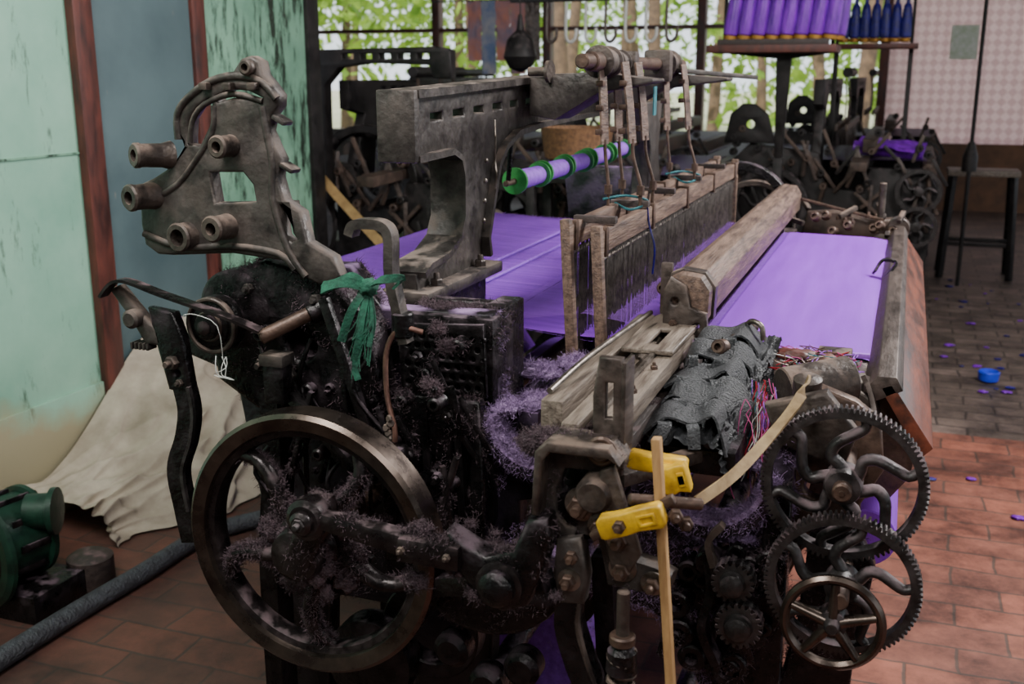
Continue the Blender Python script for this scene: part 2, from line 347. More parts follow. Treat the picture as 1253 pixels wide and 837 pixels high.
prism('breast_board',[(-.008,.945),(.012,.953),(.085,.848),(.066,.828)],1.80,3.72,m_breast,loom)
prism('breast_board_tin_edge',[(-.038,.930),(-.012,.964),(.018,.964),(.030,.942),(-.012,.920)],1.80,3.72,m_greytin,loom,.002)
cyl('breast_board_end_knob',(.0,3.72,.955),(.0,3.78,.955),.035,m_greytin,loom)
prism('breast_end_support',[(-.05,.93),(.0,.93),(.06,.84),(.055,.78),(-.0,.70),(-.05,.72)],1.84,1.87,m_rust,loom,.004)
# ---- lay
prism('lay_cap',[(-.40,1.02),(-.395,1.08),(-.375,1.09),(-.335,1.085),(-.318,1.06),(-.32,1.005),(-.39,1.0)],1.935,3.72,m_wood,loom,.004)
prism('lay_cap_steel_strap',[(-.404,1.02),(-.399,1.084),(-.375,1.094),(-.333,1.089),(-.313,1.062),(-.315,1.0),(-.39,.995)],1.97,2.00,m_iron2,loom,.002)
plate('lay_cap_end_iron',[[(-.402,.97),(-.402,1.06),(-.39,1.085),(-.36,1.07),(-.35,1.03),(-.32,1.02),(-.315,.97)],circ(-.38,1.04,.007),circ(-.338,.995,.006)],1.928,.016,m_iron2,loom,.004)
bolt((-.38,1.915,1.0),NY,.008,m_rust,loom)
box('lay_race',-.44,-.33,1.9,3.8,.86,.93,m_woodd,loom,.004)
vs=[];fs=[]
for i in range(420):
    y=1.99+1.55*i/420; k=len(vs)
    vs+= [(-.362,y,.93),(-.350,y,.93),(-.350,y,1.01),(-.362,y,1.01)]; fs.append((k,k+1,k+2,k+3))
mk('reed_dents',vs,fs,m_heddle,loom,0)
for x0,x1,z0,z1,y0,nm in[(-.475,-.440,.935,.985,1.42,'shuttle_box_back'),(-.425,-.398,.958,.974,1.36,'shuttle_box_slat'),(-.372,-.338,.955,.985,1.36,'shuttle_box_front')]:
    box(nm,x0,x1,y0,2.04,z0,z1,m_woodg,loom,.005)
box('shuttle_box_steel_lip',-.378,-.370,1.38,2.0,.975,.992,m_steel,loom,.002)
SBF=box('shuttle_box_floor',-.47,-.34,1.38,2.05,.91,.935,m_woodd,loom,.004)
plate('shuttle_box_top_plate',[[(-.43,1.72),(-.34,1.72),(-.335,1.98),(-.36,2.02),(-.42,2.02),(-.435,1.95)],[(-.395,1.76),(-.375,1.76),(-.375,1.88),(-.395,1.88)]],.992,.010,m_woodg,loom,.003,'z')
for y in(1.5,1.64,1.8,1.95): bolt((-.354,y,.985),(0,0,1),.006,m_rust,loom)
tube('shuttle_guard_rod',[(-.47,1.45,.99),(-.45,1.6,1.01),(-.42,1.9,1.02)],.005,m_steel,loom)
plate('box_end_lever',[[(-.366,.92),(-.368,1.03),(-.360,1.085),(-.328,1.085),(-.322,1.03),(-.325,.92)],[(-.350,1.0),(-.340,1.0),(-.340,1.05),(-.350,1.05)]],1.33,.016,m_greytin,loom,.003)
box('box_end_lever_flange',-.328,-.322,1.32,1.37,.93,1.08,m_greytin,loom,.002)
cyl('box_end_lever_pivot',(-.345,1.28,.965),(-.345,1.42,.965),.013,m_steel,loom)
ring('box_end_washer',(-.345,1.285,.965),(0,1,0),.021,.012,.008,m_rust,loom,24)
brn=[]
brn.append(tuft('lint_tuft',(-.45,1.36,.94),.032,m_lintd,loom)); brn.append(tuft('lint_tuft',(-.43,1.33,.955),.022,m_lintd,loom))
for p,r in[((-.27,1.80,.99),.013),((-.25,1.86,.99),.011),((-.43,2.08,1.03),.012),((-.29,1.9,.98),.011),((-.235,1.93,1.0),.009)]:
    boss('hook_eye',p,(-.3,-1,.3),r,.02,m_rust,loom,.5,16)
bar('lay_end_clip',(-.41,1.99,1.0),(-.41,1.99,1.10),.022,.016,m_greytin,loom)
bar('lay_end_arm',(-.29,1.86,.99),(-.22,1.94,.985),.02,.012,m_steel,loom)
tube('lay_hook',[(-.24,1.9,.97),(-.245,1.9,1.0),(-.235,1.89,1.02),(-.215,1.88,1.015),(-.21,1.88,.99)],.005,m_steel,loom,8)
# ---- end frame near
c_out=[(-.43,.96),(-.415,.975),(-.33,.975),(-.315,.955),(-.318,.940),(-.345,.932),(-.398,.930),(-.410,.90),(-.410,.865),(-.395,.848),(-.345,.84),(-.335,.80),(-.33,.775),(-.255,.77),(-.25,.79),(-.27,.80),(-.30,.805),(-.315,.84),(-.31,.86),(-.325,.868),(-.372,.862),(-.38,.825),(-.395,.82),(-.42,.835),(-.435,.87)]
BR=plate('picking_bracket',[c_out],1.315,.034,m_iron,loom,.005)
plate('picking_bracket_flange',[[(-.436,.87),(-.431,.962),(-.415,.978),(-.33,.978),(-.315,.955),(-.33,.963),(-.41,.963),(-.42,.95),(-.425,.87)]],1.30,.07,m_iron2,loom,.003)
plate('picking_bracket_lower',[[(-.405,.83),(-.37,.84),(-.36,.78),(-.365,.74),(-.40,.735),(-.41,.78)]],1.30,.034,m_iron,loom,.006)
for p,r in[((-.372,1.290,.885),.016),((-.318,1.290,.845),.015),((-.313,1.290,.80),.013),((-.385,1.28,.775),.011),((-.382,1.285,.81),.010),((-.27,1.285,.787),.011),((-.345,1.285,.86),.011)]:
    bolt(p,NY,r,m_rust,loom); lathe('washer',[(r*1.5,0),(r*1.5,.004),(r,.005)],V(p)+V((0,.006,0)),NY,m_steel,loom)
lathe('rubber_pivot',[(.024,0),(.026,.01),(.026,.05),(.02,.06)],(-.352,1.33,.905),NY,m_iron2,loom)
plate('link_plate',[[(-.345,.94),(-.325,.95),(-.285,.83),(-.30,.80),(-.325,.80),(-.34,.86)],circ(-.325,.88,.006)],1.285,.012,m_iron2,loom,.003)
ribbon('lay_sword',[(-.388,1.31,.75),(-.392,1.31,.70),(-.375,1.31,.64),(-.355,1.31,.58),(-.345,1.31,.40),(-.35,1.31,.15)],.05,.03,m_black,loom)
ribbon('lay_sword_worn_edge',[(-.372,1.292,.74),(-.375,1.292,.70),(-.359,1.292,.64),(-.340,1.292,.58),(-.332,1.292,.50)],.012,.006,m_iron2,loom)
ribbon('lay_sword_rear',[(-.36,1.38,.78),(-.35,1.38,.64),(-.33,1.38,.40),(-.33,1.38,.15)],.05,.03,m_black,loom)
cyl('spring_rod',(-.305,1.27,.78),(-.305,1.27,.30),.009,m_iron2,loom)
helix('coil_spring',(-.305,1.27,.69),(-.305,1.27,.50),.017,11,.0045,m_iron2,loom)
cyl('spring_collar',(-.305,1.27,.715),(-.305,1.27,.70),.018,m_rust,loom)
lathe('spring_cap',[(.010,0),(.02,-.01),(.022,-.04),(.016,-.045)],(-.305,1.27,.70),(0,0,1),m_black,loom)
bar('picking_stick',(-.268,1.27,1.0),(-.216,1.26,.45),.012,.018,m_stick,loom,.003,up=(0,1,0))
def buffer(n,c,l,h,ang,y,th=.022):
    ca,sa=math.cos(ang),math.sin(ang)
    pts=[(-l,-h*.8),(-l,h*.6),(-l*.85,h),(-l*.2,h*.9),(l*.2,h),(l*.9,h),(l,h*.7),(l,-h*.7),(l*.9,-h),(l*.2,-h*.85),(-l*.2,-h),(-l*.85,-h)]
    T=lambda q:[(c[0]+a*ca-b*sa,c[1]+a*sa+b*ca) for a,b in q]
    plate(n,[T(pts)],y,th,m_yel,loom,.003)
    plate(n+'_rib',[T([(.25*l,-.5*h),(.8*l,-.5*h),(.8*l,.5*h),(.25*l,.5*h)]),T([(.35*l,-.25*h),(.7*l,-.25*h),(.7*l,.25*h),(.35*l,.25*h)])],y-th/2-.001,.004,m_yel,loom,.001)
buffer('yellow_buffer',(-.29,.895),.045,.016,.36,1.24)
buffer('yellow_buffer_rear',(-.285,.932),.042,.013,-.05,1.36)
buffer('yellow_buffer_rear_b',(-.252,.925),.018,.020,.3,1.33)
bolt((-.303,1.23,.890),NY,.009,m_rust,loom)
for p in[(-.262,1.25,.907),(-.238,1.26,.902),(-.228,1.28,.885)]: bolt(p,(.3,-1,.1),.010,m_rust,loom)
cyl('buffer_pin',(-.30,1.26,.915),(-.21,1.30,.905),.008,m_rust,loom)
bar('buffer_arm',(-.345,1.25,.86),(-.24,1.26,.925),.012,.016,m_rust,loom,.003,up=(0,1,0))
ribbon('leather_check_strap',[(-.108,1.60,1.005),(-.122,1.55,.975),(-.155,1.49,.935),(-.19,1.42,.903),(-.225,1.34,.890)],.016,.004,m_strap,loom,side=(.2,.8,.5))
# ---- gears
gear('take_up_gear',(-.045,1.53,.866),.119,.022,92,.010,m_gear,loom,6,.028,.3,.9,.011,depth=.006)
gear('change_gear',(-.035,1.50,.721),.112,.022,86,.010,m_gear,loom,5,.025,.1,.7,.0105,depth=.006)
ring('hand_wheel_rim',(-.042,1.45,.684),(0,1,0),.074,.060,.016,m_rim,loom,56,.005)
spokes('hand_wheel',V((-.042,1.458,.684)),.062,.02,5,m_rim,loom,.3,.0,.011,.008)
lathe('hand_wheel_hub',[(.008,-.014),(.010,-.012),(.012,-.002),(.020,0),(.022,.03)],(-.042,1.45,.684),(0,1,0),m_gear,loom)
gear('pinion_gear',(-.192,1.50,.699),.033,.028,18,.012,m_gear,loom,0,.02,depth=.006)
gear('pinion_gear_low',(-.1785,1.49,.634),.036,.028,20,.013,m_gear,loom,0,.022,depth=.006)
for c,r in(((-.192,1.5,.699),.033),((-.1785,1.49,.634),.036)):
    lathe('pinion_boss',[(.018,0),(.018,.022),(.009,.027)],V(c)+V((0,.01,0)),NY,m_gear,loom); lathe('pinion_disc',[(r,0),(r,.02)],V(c)+V((0,.024,0)),NY,m_black,loom)
    cyl('pinion_axle',V(c),V(c)+V((0,.14,0)),.012,m_black,loom)
cyl('gear_axle',(-.045,1.50,.866),(-.045,1.80,.866),.014,m_rust,loom); cyl('change_gear_axle',(-.035,1.45,.721),(-.035,1.80,.721),.013,m_rust,loom)
bolt((-.045,1.518,.866),NY,.010,m_rust,loom)
plate('gear_bracket',[[(-.16,.93),(-.10,.97),(-.04,.95),(.0,.92),(.01,.84),(-.02,.78),(-.02,.70),(-.05,.66),(-.10,.70),(-.13,.62),(-.16,.62),(-.14,.75),(-.17,.85)],circ(-.09,.80,.02)],1.70,.03,m_rust,loom,.005)
plate('gear_arm',[[(-.17,.96),(-.08,.99),(-.03,.93),(-.055,.85),(-.08,.88),(-.15,.90)]],1.60,.03,m_iron2,loom,.006)
GP=plate('gear_guard_post',[[(-.16,.82),(-.12,.84),(-.115,.0),(-.19,.0),(-.19,.55),(-.16,.7)]],1.60,.05,m_black,loom,.006)
GH=plate('gear_hanger',[[(-.09,.76),(-.02,.78),(.01,.72),(-.01,.55),(-.03,.0),(-.12,0),(-.13,.45),(-.10,.6)]],1.60,.03,m_black,loom,.006)
ribbon('pawl_arm',[(-.24,1.56,.72),(-.23,1.55,.66),(-.24,1.54,.60),(-.215,1.54,.54)],.03,.014,m_black,loom)
ribbon('pawl_hook',[(-.215,1.53,.78),(-.235,1.53,.75),(-.225,1.53,.71)],.02,.010,m_iron2,loom)
cyl('temple_cylinder',(-.155,1.72,.945),(-.055,1.78,.96),.04,m_iron2,loom,n=32)
lathe('temple_cylinder_cap',[(.020,0),(.022,.004),(.022,.03),(.016,.034)],(-.112,1.64,.965),(0,-.2,1),m_iron2,loom)
bar('temple_bracket',(-.16,1.66,.90),(-.02,1.72,.92),.05,.03,m_iron,loom)
ribbon('sheet_bracket',[(-.03,1.84,.95),(-.02,1.83,.93),(-.01,1.80,.90),(.0,1.76,.85)],.07,.008,m_greytin,loom)
plate('warp_hook_plate',[[(-.16,.93),(-.13,.95),(-.09,.94),(-.07,.90),(-.14,.88)]],1.62,.02,m_iron,loom,.004)
for i in range(60):
    m=random.choice([m_red,m_pink,m_teal,m_red,m_thread,m_white,m_rust])
    x=random.uniform(-.205,-.165); y=random.uniform(1.62,1.74)
    pts=[(x,y,.95+random.uniform(-.03,.02))]
    for k in range(5): p=pts[-1]; pts.append((p[0]+random.uniform(-.010,.010),p[1]+random.uniform(-.012,.006),p[2]-random.uniform(.01,.035)))
    tube('hanging_thread',pts,.0009,m,loom,4,2)
for i in range(45):
    m=random.choice([m_red,m_rust,m_copper,m_thread,m_rust,m_white,m_pink,m_teal])
    x=random.uniform(-.17,-.06); y=random.uniform(1.82,1.93); pts=[]
    for k in range(5): pts.append((x+random.uniform(-.03,.03),y+random.uniform(-.02,.02),.962+random.uniform(-.012,.014)))
    tube('tangled_thread',pts,.0010,m,loom,4,2)
tuft('rust_red_rag',(-.10,1.87,.96),.022,m_copper,loom,(1.5,1,.6)); tuft('dark_red_rag',(-.15,1.89,.965),.022,m_post,loom,(1.6,1,.5))
def crumple(name,P,Q,R_,nu,nv,amp,mat,par,seed=0,fr=14,sharp=False):
    P,Q,R_=V(P),V(Q),V(R_); n=(Q-P).cross(R_-P).normalized(); vs=[];fs=[]
    for i in range(nu+1):
        for j in range(nv+1):
            u,v=i/nu,j/nv; p=P+(Q-P)*u+(R_-P)*v
            k=noise.noise(V((u*fr*.35,v*fr,seed)))+.5*noise.noise(V((u*fr,v*fr*1.2,seed+5)))
            if sharp: k=1-2*abs(k)**.7
            vs.append(p+n*k*amp)
    for i in range(nu):
        for j in range(nv): a=i*(nv+1)+j; fs.append((a,a+1,a+nv+2,a+nv+1))
    return mk(name,vs,fs,mat,par,70)
crumple('grey_rubber_rag',(-.335,1.50,.905),(-.225,1.50,.90),(-.29,1.93,.975),50,80,.022,m_rubber,loom,3,7,True)
crumple('grey_rubber_rag_side',(-.235,1.50,.93),(-.215,1.50,.85),(-.20,1.88,.965),30,60,.012,m_rubber,loom,8,8,True)
for k in range(5):
    y=1.545+.078*k; z=.922+.014*k; jx=random.uniform(-.012,.012); t1=random.uniform(-.25,.35)
    P=[(-.335+jx,y,z-.005),(-.31,y+.005,z+.022+random.uniform(-.006,.008)),(-.27,y+.012,z+.02),(-.24,y+.012+random.uniform(-.01,.01),z+.024+random.uniform(-.004,.010)),(-.218+jx*.5,y+.01,z+.002),(-.212,y,z-.035)]
    ribbon('rubber_layer',P,.066+random.uniform(-.012,.014),.004,m_rubber,loom,side=(t1,1,.10+.16*(k%2)))
    for q in range(2):
        x0=-.315+.045*q+random.uniform(-.01,.02)
        ribbon('rubber_torn_edge',[(x0,y-.03,z+.018),(x0+.006,y-.045,z+.012+random.uniform(0,.012)),(x0+random.uniform(-.01,.015),y-.055,z-.012)],random.uniform(.010,.026),.003,m_rubber,loom,side=(1,random.uniform(-.4,.4),0))
box('rag_base',-.335,-.20,1.52,1.95,.86,.90,m_black,loom)
# ---- heddle frames
def healdframe(x,z0,k):
    y0,y1=1.90,3.62
    box('heald_top_bar',x-.011,x+.011,y0+.018,y1,z0-.045,z0,m_wood,loom,.004)
    bar('heald_end_stick',(x,y0+.01,z0+.01),(x+.018,y0+.01,z0-.29),.022,.020,m_wood,loom)
    bar('heald_end_stick_far',(x,y1-.01,z0+.01),(x,y1-.01,z0-.29),.022,.02,m_wood,loom)
    box('heald_bottom_bar',x-.008,x+.008,y0+.05,y1-.05,z0-.33,z0-.31,m_woodd,loom)
    cyl('heald_rod',(x,y0+.02,z0-.06),(x,y1,z0-.06),.004,m_steel,loom)
    vs=[];fs=[]
    for i in range(560):
        y=1.965+1.6*i/560+random.uniform(-.001,.001); w=.0010; a=len(vs); dx=random.uniform(-.006,.006); e=random.uniform(-.01,.01)
        for zz,ww in((z0-.05,w),(z0-.15,w),(z0-.165,w*1.9),(z0-.18,w),(z0-.262+e,w),(z0-.27+e,w*1.6)):
            vs.append((x+dx-ww*.7,y-ww,zz)); vs.append((x+dx+ww*.7,y+ww,zz))
        for j in range(5): b=a+2*j; fs.append((b,b+1,b+3,b+2))
    mk('heddle_wires',vs,fs,m_heddle,loom,0)
    for i in range(5):
        y=1.93+.40*i; box('heald_clip',x-.015,x+.015,y,y+.018,z0-.052,z0+.005,m_rust,loom,.002)
healdframe(-.590,1.175,0); healdframe(-.530,1.165,1)
for y in(1.99,2.27,2.55,2.9,3.3): box('heald_spacer',-.60,-.515,y,y+.02,1.168,1.182,m_woodd,loom,.002)
# ---- gantry arm
o=[(1.72,1.304),(1.72,1.416),(2.5,1.44),(3.05,1.445),(3.9,1.44),(4.05,1.41),(3.9,1.39),(3.05,1.345),(2.6,1.34),(2.40,1.335),(2.24,1.325),(2.16,1.30),(2.115,1.265),(2.085,1.20),(2.05,1.12),(2.06,1.085),(2.06,1.06),(1.73,1.06),(1.725,1.095),(1.76,1.11),(1.84,1.117),(1.90,1.14),(1.925,1.18),(1.925,1.26),(1.91,1.295),(1.87,1.31),(1.80,1.308)]
sl=[]
for k in range(9):
    y=1.80+.105*k; zc=1.37+.030*(y-1.72); sl.append([(y,zc-.006),(y,zc+.008),(y+.055,zc+.010),(y+.055,zc-.004)])
plate('gantry_arm',[o]+sl,-.83,.03,m_iron,loom,.004,'x')
def flange(pts,w,th,nm): return ribbon(nm,[(-.835,y,z) for y,z in pts],w,th,m_iron,loom,side=(1,0,0),sm=1)
flange([(1.715,1.416),(2.5,1.442),(3.05,1.447),(3.9,1.442)],.075,.014,'gantry_top_flange')
flange([(1.715,1.304),(1.80,1.306),(1.87,1.308),(1.91,1.293),(1.925,1.26),(1.925,1.18),(1.90,1.14),(1.84,1.115),(1.76,1.108),(1.73,1.095)],.075,.012,'gantry_post_flange')
flange([(3.0,1.345),(2.6,1.34),(2.40,1.335),(2.24,1.325),(2.16,1.30),(2.115,1.265),(2.085,1.20),(2.05,1.12),(2.06,1.08)],.075,.012,'gantry_rear_flange')
box('gantry_end_plate',-.875,-.80,1.70,1.722,1.298,1.424,m_iron,loom,.005)
box('gantry_foot',-.885,-.78,1.70,2.08,1.045,1.068,m_iron,loom,.006)
plate('far_gantry_post',[[(3.45,1.36),(3.7,1.36),(3.66,1.2),(3.72,1.05),(3.5,1.05),(3.55,1.2)]],-.83,.06,m_iron,loom,.006,'x')
for y in(1.78,2.0): bolt((-.80,y,1.068),(0,0,1),.012,m_iron2,loom)
for y,z in((2.03,1.16),(2.035,1.20),(2.04,1.24),(2.045,1.28)): lathe('post_rivet',[(.005,0),(.005,.004),(.003,.006)],(-.798,y-.02,z),(1,0,0),m_steel,loom,10)
plate('gantry_pedestal',[[(1.66,0),(1.66,1.045),(2.06,1.045),(2.06,.92),(1.98,.85),(1.98,0)]],-.845,.07,m_black,loom,.006,'x')
PS=plate('pedestal_side',[[(-.80,.80),(-.80,1.06),(-.62,1.06),(-.615,.80)],circ(-.70,.92,.025)],1.72,.03,m_black,loom,.005)
box('pedestal_edge_rib',-.655,-.612,1.64,1.74,.83,1.068,m_black,loom,.006)
# ---- overhead heald rollers
for y0,y1,xe in((2.30,2.42,-.52),(2.92,3.02,-.46)):
    prism('roller_platform',[(-.80,1.36),(-.80,1.44),(-.66,1.455),(xe,1.44),(xe,1.432),(-.64,1.41),(-.74,1.35)],y0,y1,m_iron,loom,.005)
cyl('roller_shaft',(-.62,2.10,1.475),(-.62,3.10,1.475),.015,m_rust,loom)
def roller(y,r,L):
    lathe('heald_roller',[(r*.5,0),(r,.003),(r,.012),(r*.82,.016),(r*.82,L-.016),(r,L-.012),(r,L-.003),(r*.5,L)],(-.62,y,1.475),(0,1,0),m_iron2,loom,32)
roller(2.22,.034,.09); roller(2.34,.028,.07); roller(2.84,.038,.09)
cyl('roller_cap',(-.62,2.16,1.475),(-.62,2.22,1.475),.020,m_rust,loom)
box('roller_bearing',-.655,-.585,2.41,2.45,1.43,1.50,m_iron2,loom,.008)
box('roller_bearing_far',-.655,-.585,2.78,2.82,1.43,1.51,m_iron2,loom,.008)
lathe('lever_pin',[(.010,0),(.010,.04),(.024,.045),(.024,.053)],(-.80,2.3,1.455),(1,-.1,0),m_iron2,loom)
def strap(x,y,z0,z1,xe):
    zm=z0-.17
    ribbon('roller_strap',[(x,y,z0),(x+(xe-x)*.3,y,(z0+zm)/2),(x+(xe-x)*.5,y,zm)],.022,.005,m_wood,loom,side=(.5,1,0))
    for k in range(3): box('strap_buckle',x-.008,x+.008,y-.014,y+.014,z0-.05-.05*k,z0-.038-.05*k,m_rust,loom,.002)
    xm=x+(xe-x)*.5
    tube('strap_hook',[(xm,y,zm+.01),(xm+.003,y,zm-.03),(xe,y,z1+.05),(xe,y,z1+.02),(xe,y,z1)],.004,m_rust,loom,8)
    lathe('hook_nut',[(.009,0),(.009,.02)],(xe,y,z1+.03),(0,0,1),m_rust,loom,8)
for y in(2.25,2.37,2.88):
    strap(-.612,y-.03,1.475,1.17,-.592); strap(-.575,y+.02,1.475,1.165,-.533)
for y in(2.25,2.88):
    tube('tie_cord',[(-.60,y-.04,1.19),(-.56,y,1.195),(-.52,y+.04,1.18),(-.55,y,1.165),(-.60,y+.03,1.18)],.003,m_teal,loom,6)
tube('tie_cord_tail',[(-.52,2.28,1.18),(-.515,2.285,1.13),(-.50,2.28,1.08),(-.505,2.29,1.02)],.0022,m_blue,loom,5)
box('rag_tag',-.60,-.597,2.66,2.69,1.35,1.42,m_teal,loom,0)
bar('roller_tail_lever',(-.60,2.9,1.46),(-.42,3.2,1.44),.03,.012,m_iron,loom,w2=.012)
tube('twisted_wire',[(-.79,2.06,1.36),(-.785,2.05,1.32),(-.79,2.06,1.28),(-.785,2.055,1.25),(-.79,2.06,1.22)],.002,m_steel,loom,6)
# ---- bobbin rod
cyl('bobbin_rod',(-.85,2.28,1.207),(-.85,3.65,1.225),.007,m_rust,loom)
y=2.34
for k in range(5):
    L=.19; z=1.207+.013*(y-2.28)
    cyl('bobbin_yarn',(-.85,y+.012,z),(-.85,y+L-.012,z),.024,m_pyarn,loom,r2=.022)
    for yy in(y,y+L-.016): lathe('bobbin_flange',[(.008,0),(.031,.002),(.031,.012),(.008,.014)],(-.85,yy,z),(0,1,0),m_gplast,loom,24)
    y+=L+(.004 if k<2 else .03)
for y in(2.3,3.55): bar('bobbin_rod_hanger',(-.85,y,1.21),(-.84,y,1.33),.01,.01,m_black,loom)
for x,z in((-1.0,.968),(-.93,.962)): cyl('lease_rod',(x,1.98,z),(x,3.6,z),.004,m_pyarn,loom)
# ---- flywheel
FC=V((-.834,1.34,.727))
lathe('flywheel_rim',[(.188,.012),(.192,0),(.212,-.004),(.2185,.002),(.2185,.046),(.212,.052),(.192,.050),(.188,.04)],FC,(0,1,0),m_rim,loom,96,40,True)
lathe('flywheel_rim_groove',[(.176,.016),(.179,.010),(.190,.008),(.190,.042),(.179,.044),(.176,.036)],FC,(0,1,0),m_spoke,loom,96,40,True)
hubs=[]
for i in range(5):
    a0=math.radians(75+72*i); pts=[]
    for k in range(8):
        t=k/7; r=.03+.152*t; a=a0-.75*math.sin(t*math.pi*.5)+.95*t*t*.55
        pts.append(FC+V((r*math.cos(a),.025-.012*math.sin(t*math.pi),r*math.sin(a))))
    hubs.append(tube('flywheel_spoke',pts,.019,m_spoke,loom,12,4,.014,flat=.8))
lathe('flywheel_hub',[(.02,-.045),(.04,-.04),(.045,-.01),(.055,.0),(.055,.06)],FC,(0,1,0),m_spoke,loom)
gear('hub_ratchet',FC+V((0.01,.03,-.012)),.088,.012,26,.05,m_spoke,loom,0,.03,depth=.007)
hl=[]
for k in range(14):
    a=k*.7; hl.append(tuft('hub_lint',FC+V((.075*math.cos(a),.015,.07*math.sin(a)-.01)),.020,m_lintd,loom,(1,.5,1)))
for k in range(9):
    a=k*.7+.3; hl.append(tuft('hub_lint',FC+V((.04*math.cos(a),-.01,.04*math.sin(a)-.01)),.016,m_lintd,loom,(1,.5,1)))
CW=plate('crank_web',[[(-.86,.70),(-.82,.69),(-.755,.80),(-.765,.835),(-.80,.84)]],1.305,.03,m_spoke,loom,.008)
lathe('crank_pin_cap',[(.030,0),(.032,.01),(.032,.03),(.024,.036),(.018,.036),(.018,.045),(.012,.05)],(-.785,1.29,.812),NY,m_spoke,loom)
bolt((-.785,1.25,.812),NY,.011,m_gear,loom)
CR1=bar('connecting_rod',(-.765,1.27,.815),(-.60,1.27,.795),.026,.026,m_spoke,loom,.006,w2=.034,h2=.034)
CR3=bar('connecting_rod_strap',(-.63,1.262,.798),(-.535,1.265,.795),.040,.038,m_spoke,loom,.008)
for x in(-.62,-.55): bolt((x,1.242,.80),NY,.006,m_iron2,loom)
CR2=plate('connecting_rod_end',[[(-.56,.83),(-.54,.77),(-.51,.735),(-.475,.72),(-.44,.735),(-.42,.78),(-.405,.84),(-.41,.87),(-.44,.865),(-.46,.815),(-.50,.80),(-.53,.815)]],1.28,.045,m_black,loom,.008)
lathe('rod_end_pin',[(.026,0),(.026,.02),(.02,.026),(.01,.03)],(-.477,1.256,.765),NY,m_black,loom)
lathe('rod_end_pin_ring',[(.034,0),(.034,.012),(.028,.014)],(-.477,1.262,.765),NY,m_spoke,loom)
BC=plate('brake_casting',[[(-.66,.72),(-.60,.74),(-.52,.72),(-.46,.70),(-.44,.66),(-.50,.61),(-.58,.60),(-.64,.63)]],1.42,.06,m_black,loom,.01,sm=3)
ring('sector_ring',(-.70,1.50,.52),(0,1,0),.09,.06,.04,m_black,loom)
lathe('under_pulley',[(.03,-.01),(.08,0),(.08,.05),(.03,.06)],(-.80,1.46,.46),(0,1,0),m_black,loom)
for x,z in((-.62,.55),(-.56,.50),(-.50,.54)): lathe('under_knob',[(.02,0),(.03,.01),(.03,.04),(.02,.05)],(x,1.45,z),NY,m_black,loom)
# ---- head block under dobby
HC=plate('head_casting',[[(-1.10,.93),(-1.12,1.06),(-1.08,1.12),(-.99,1.15),(-.86,1.12),(-.80,1.05),(-.78,.92),(-.86,.88),(-1.0,.87)],circ(-.93,1.01,.03),[(-1.0,.92),(-.94,.92),(-.94,.96),(-1.0,.96)]],1.54,.07,m_black,loom,.01)
lathe('head_pulley',[(.012,-.02),(.02,-.018),(.022,-.006),(.034,-.004),(.036,0),(.046,.002),(.048,.01),(.048,.03),(.04,.035)],(-1.058,1.44,1.045),(0,1,0),m_black,loom,36)
ring('head_pulley_rim',(-1.058,1.436,1.045),(0,1,0),.048,.041,.012,m_iron2,loom,40,.002)
ring('head_pulley_inner_rim',(-1.058,1.430,1.045),(0,1,0),.026,.020,.010,m_iron2,loom,32,.002)
lathe('head_pulley_center',[(.012,0),(.012,.012),(.006,.016)],(-1.058,1.43,1.045),NY,m_spoke,loom)
lathe('belt_drum',[(.06,0),(.068,.004),(.068,.05),(.06,.054)],(-1.055,1.50,1.06),(0,1,0),m_black,loom,40)
ribbon('head_lever',[(-1.24,1.40,1.09),(-1.20,1.40,1.120),(-1.12,1.405,1.10),(-1.0,1.41,1.07),(-.95,1.42,1.05)],.022,.005,m_spoke,loom)
lathe('ratchet_knob',[(.013,0),(.016,.004),(.016,.024),(.011,.028)],(-1.185,1.42,1.055),NY,m_iron,loom)
plate('ratchet_arm',[[(-1.235,1.10),(-1.215,1.108),(-1.17,1.06),(-1.14,1.035),(-1.135,1.01),(-1.17,1.01),(-1.195,1.05)]],1.42,.022,m_iron,loom,.005)
for k in range(5): box('ratchet_tooth',-1.20+.008*k,-1.196+.008*k,1.408,1.432,1.0,1.012,m_iron,loom,.001)
plate('lever_plate',[[(-1.16,1.075),(-1.11,1.07),(-1.095,1.03),(-1.085,.945),(-1.09,.93),(-1.13,.935),(-1.145,1.0)],circ(-1.11,.965,.006)],1.42,.022,m_black,loom,.005)
bolt((-1.115,1.41,.985),NY,.012,m_iron2,loom); bolt((-1.105,1.41,.95),NY,.007,m_iron2,loom)
for p,r in[((-1.0,1.5,.97),.012),((-.96,1.5,.94),.010),((-.94,1.49,.96),.011),((-.89,1.5,1.09),.010),((-1.02,1.5,1.10),.009)]: bolt(p,NY,r,m_iron,loom)
ribbon('hanging_leg',[(-1.105,1.42,.945),(-1.098,1.42,.90),(-1.108,1.42,.85),(-1.130,1.42,.79),(-1.122,1.42,.72),(-1.112,1.42,.66)],.022,.034,m_black,loom)
ribbon('hanging_leg_edge',[(-1.088,1.408,.945),(-1.083,1.408,.90),(-1.092,1.408,.85),(-1.114,1.408,.79),(-1.107,1.408,.72)],.008,.006,m_gear,loom)
ribbon('hanging_leg_rear',[(-.98,1.5,.93),(-.98,1.5,.80),(-1.0,1.5,.6),(-1.0,1.5,.2)],.05,.035,m_black,loom)
box('lock_block',-.965,-.925,1.44,1.47,.92,1.0,m_black,loom,.006); box('lock_lid',-.968,-.922,1.435,1.475,.985,1.005,m_iron,loom,.004)
cyl('stub_shaft',(-.965,1.44,1.032),(-.885,1.50,1.075),.012,m_rust,loom)
cyl('stub_shaft_collar',(-.90,1.49,1.065),(-.87,1.51,1.082),.018,m_black,loom)
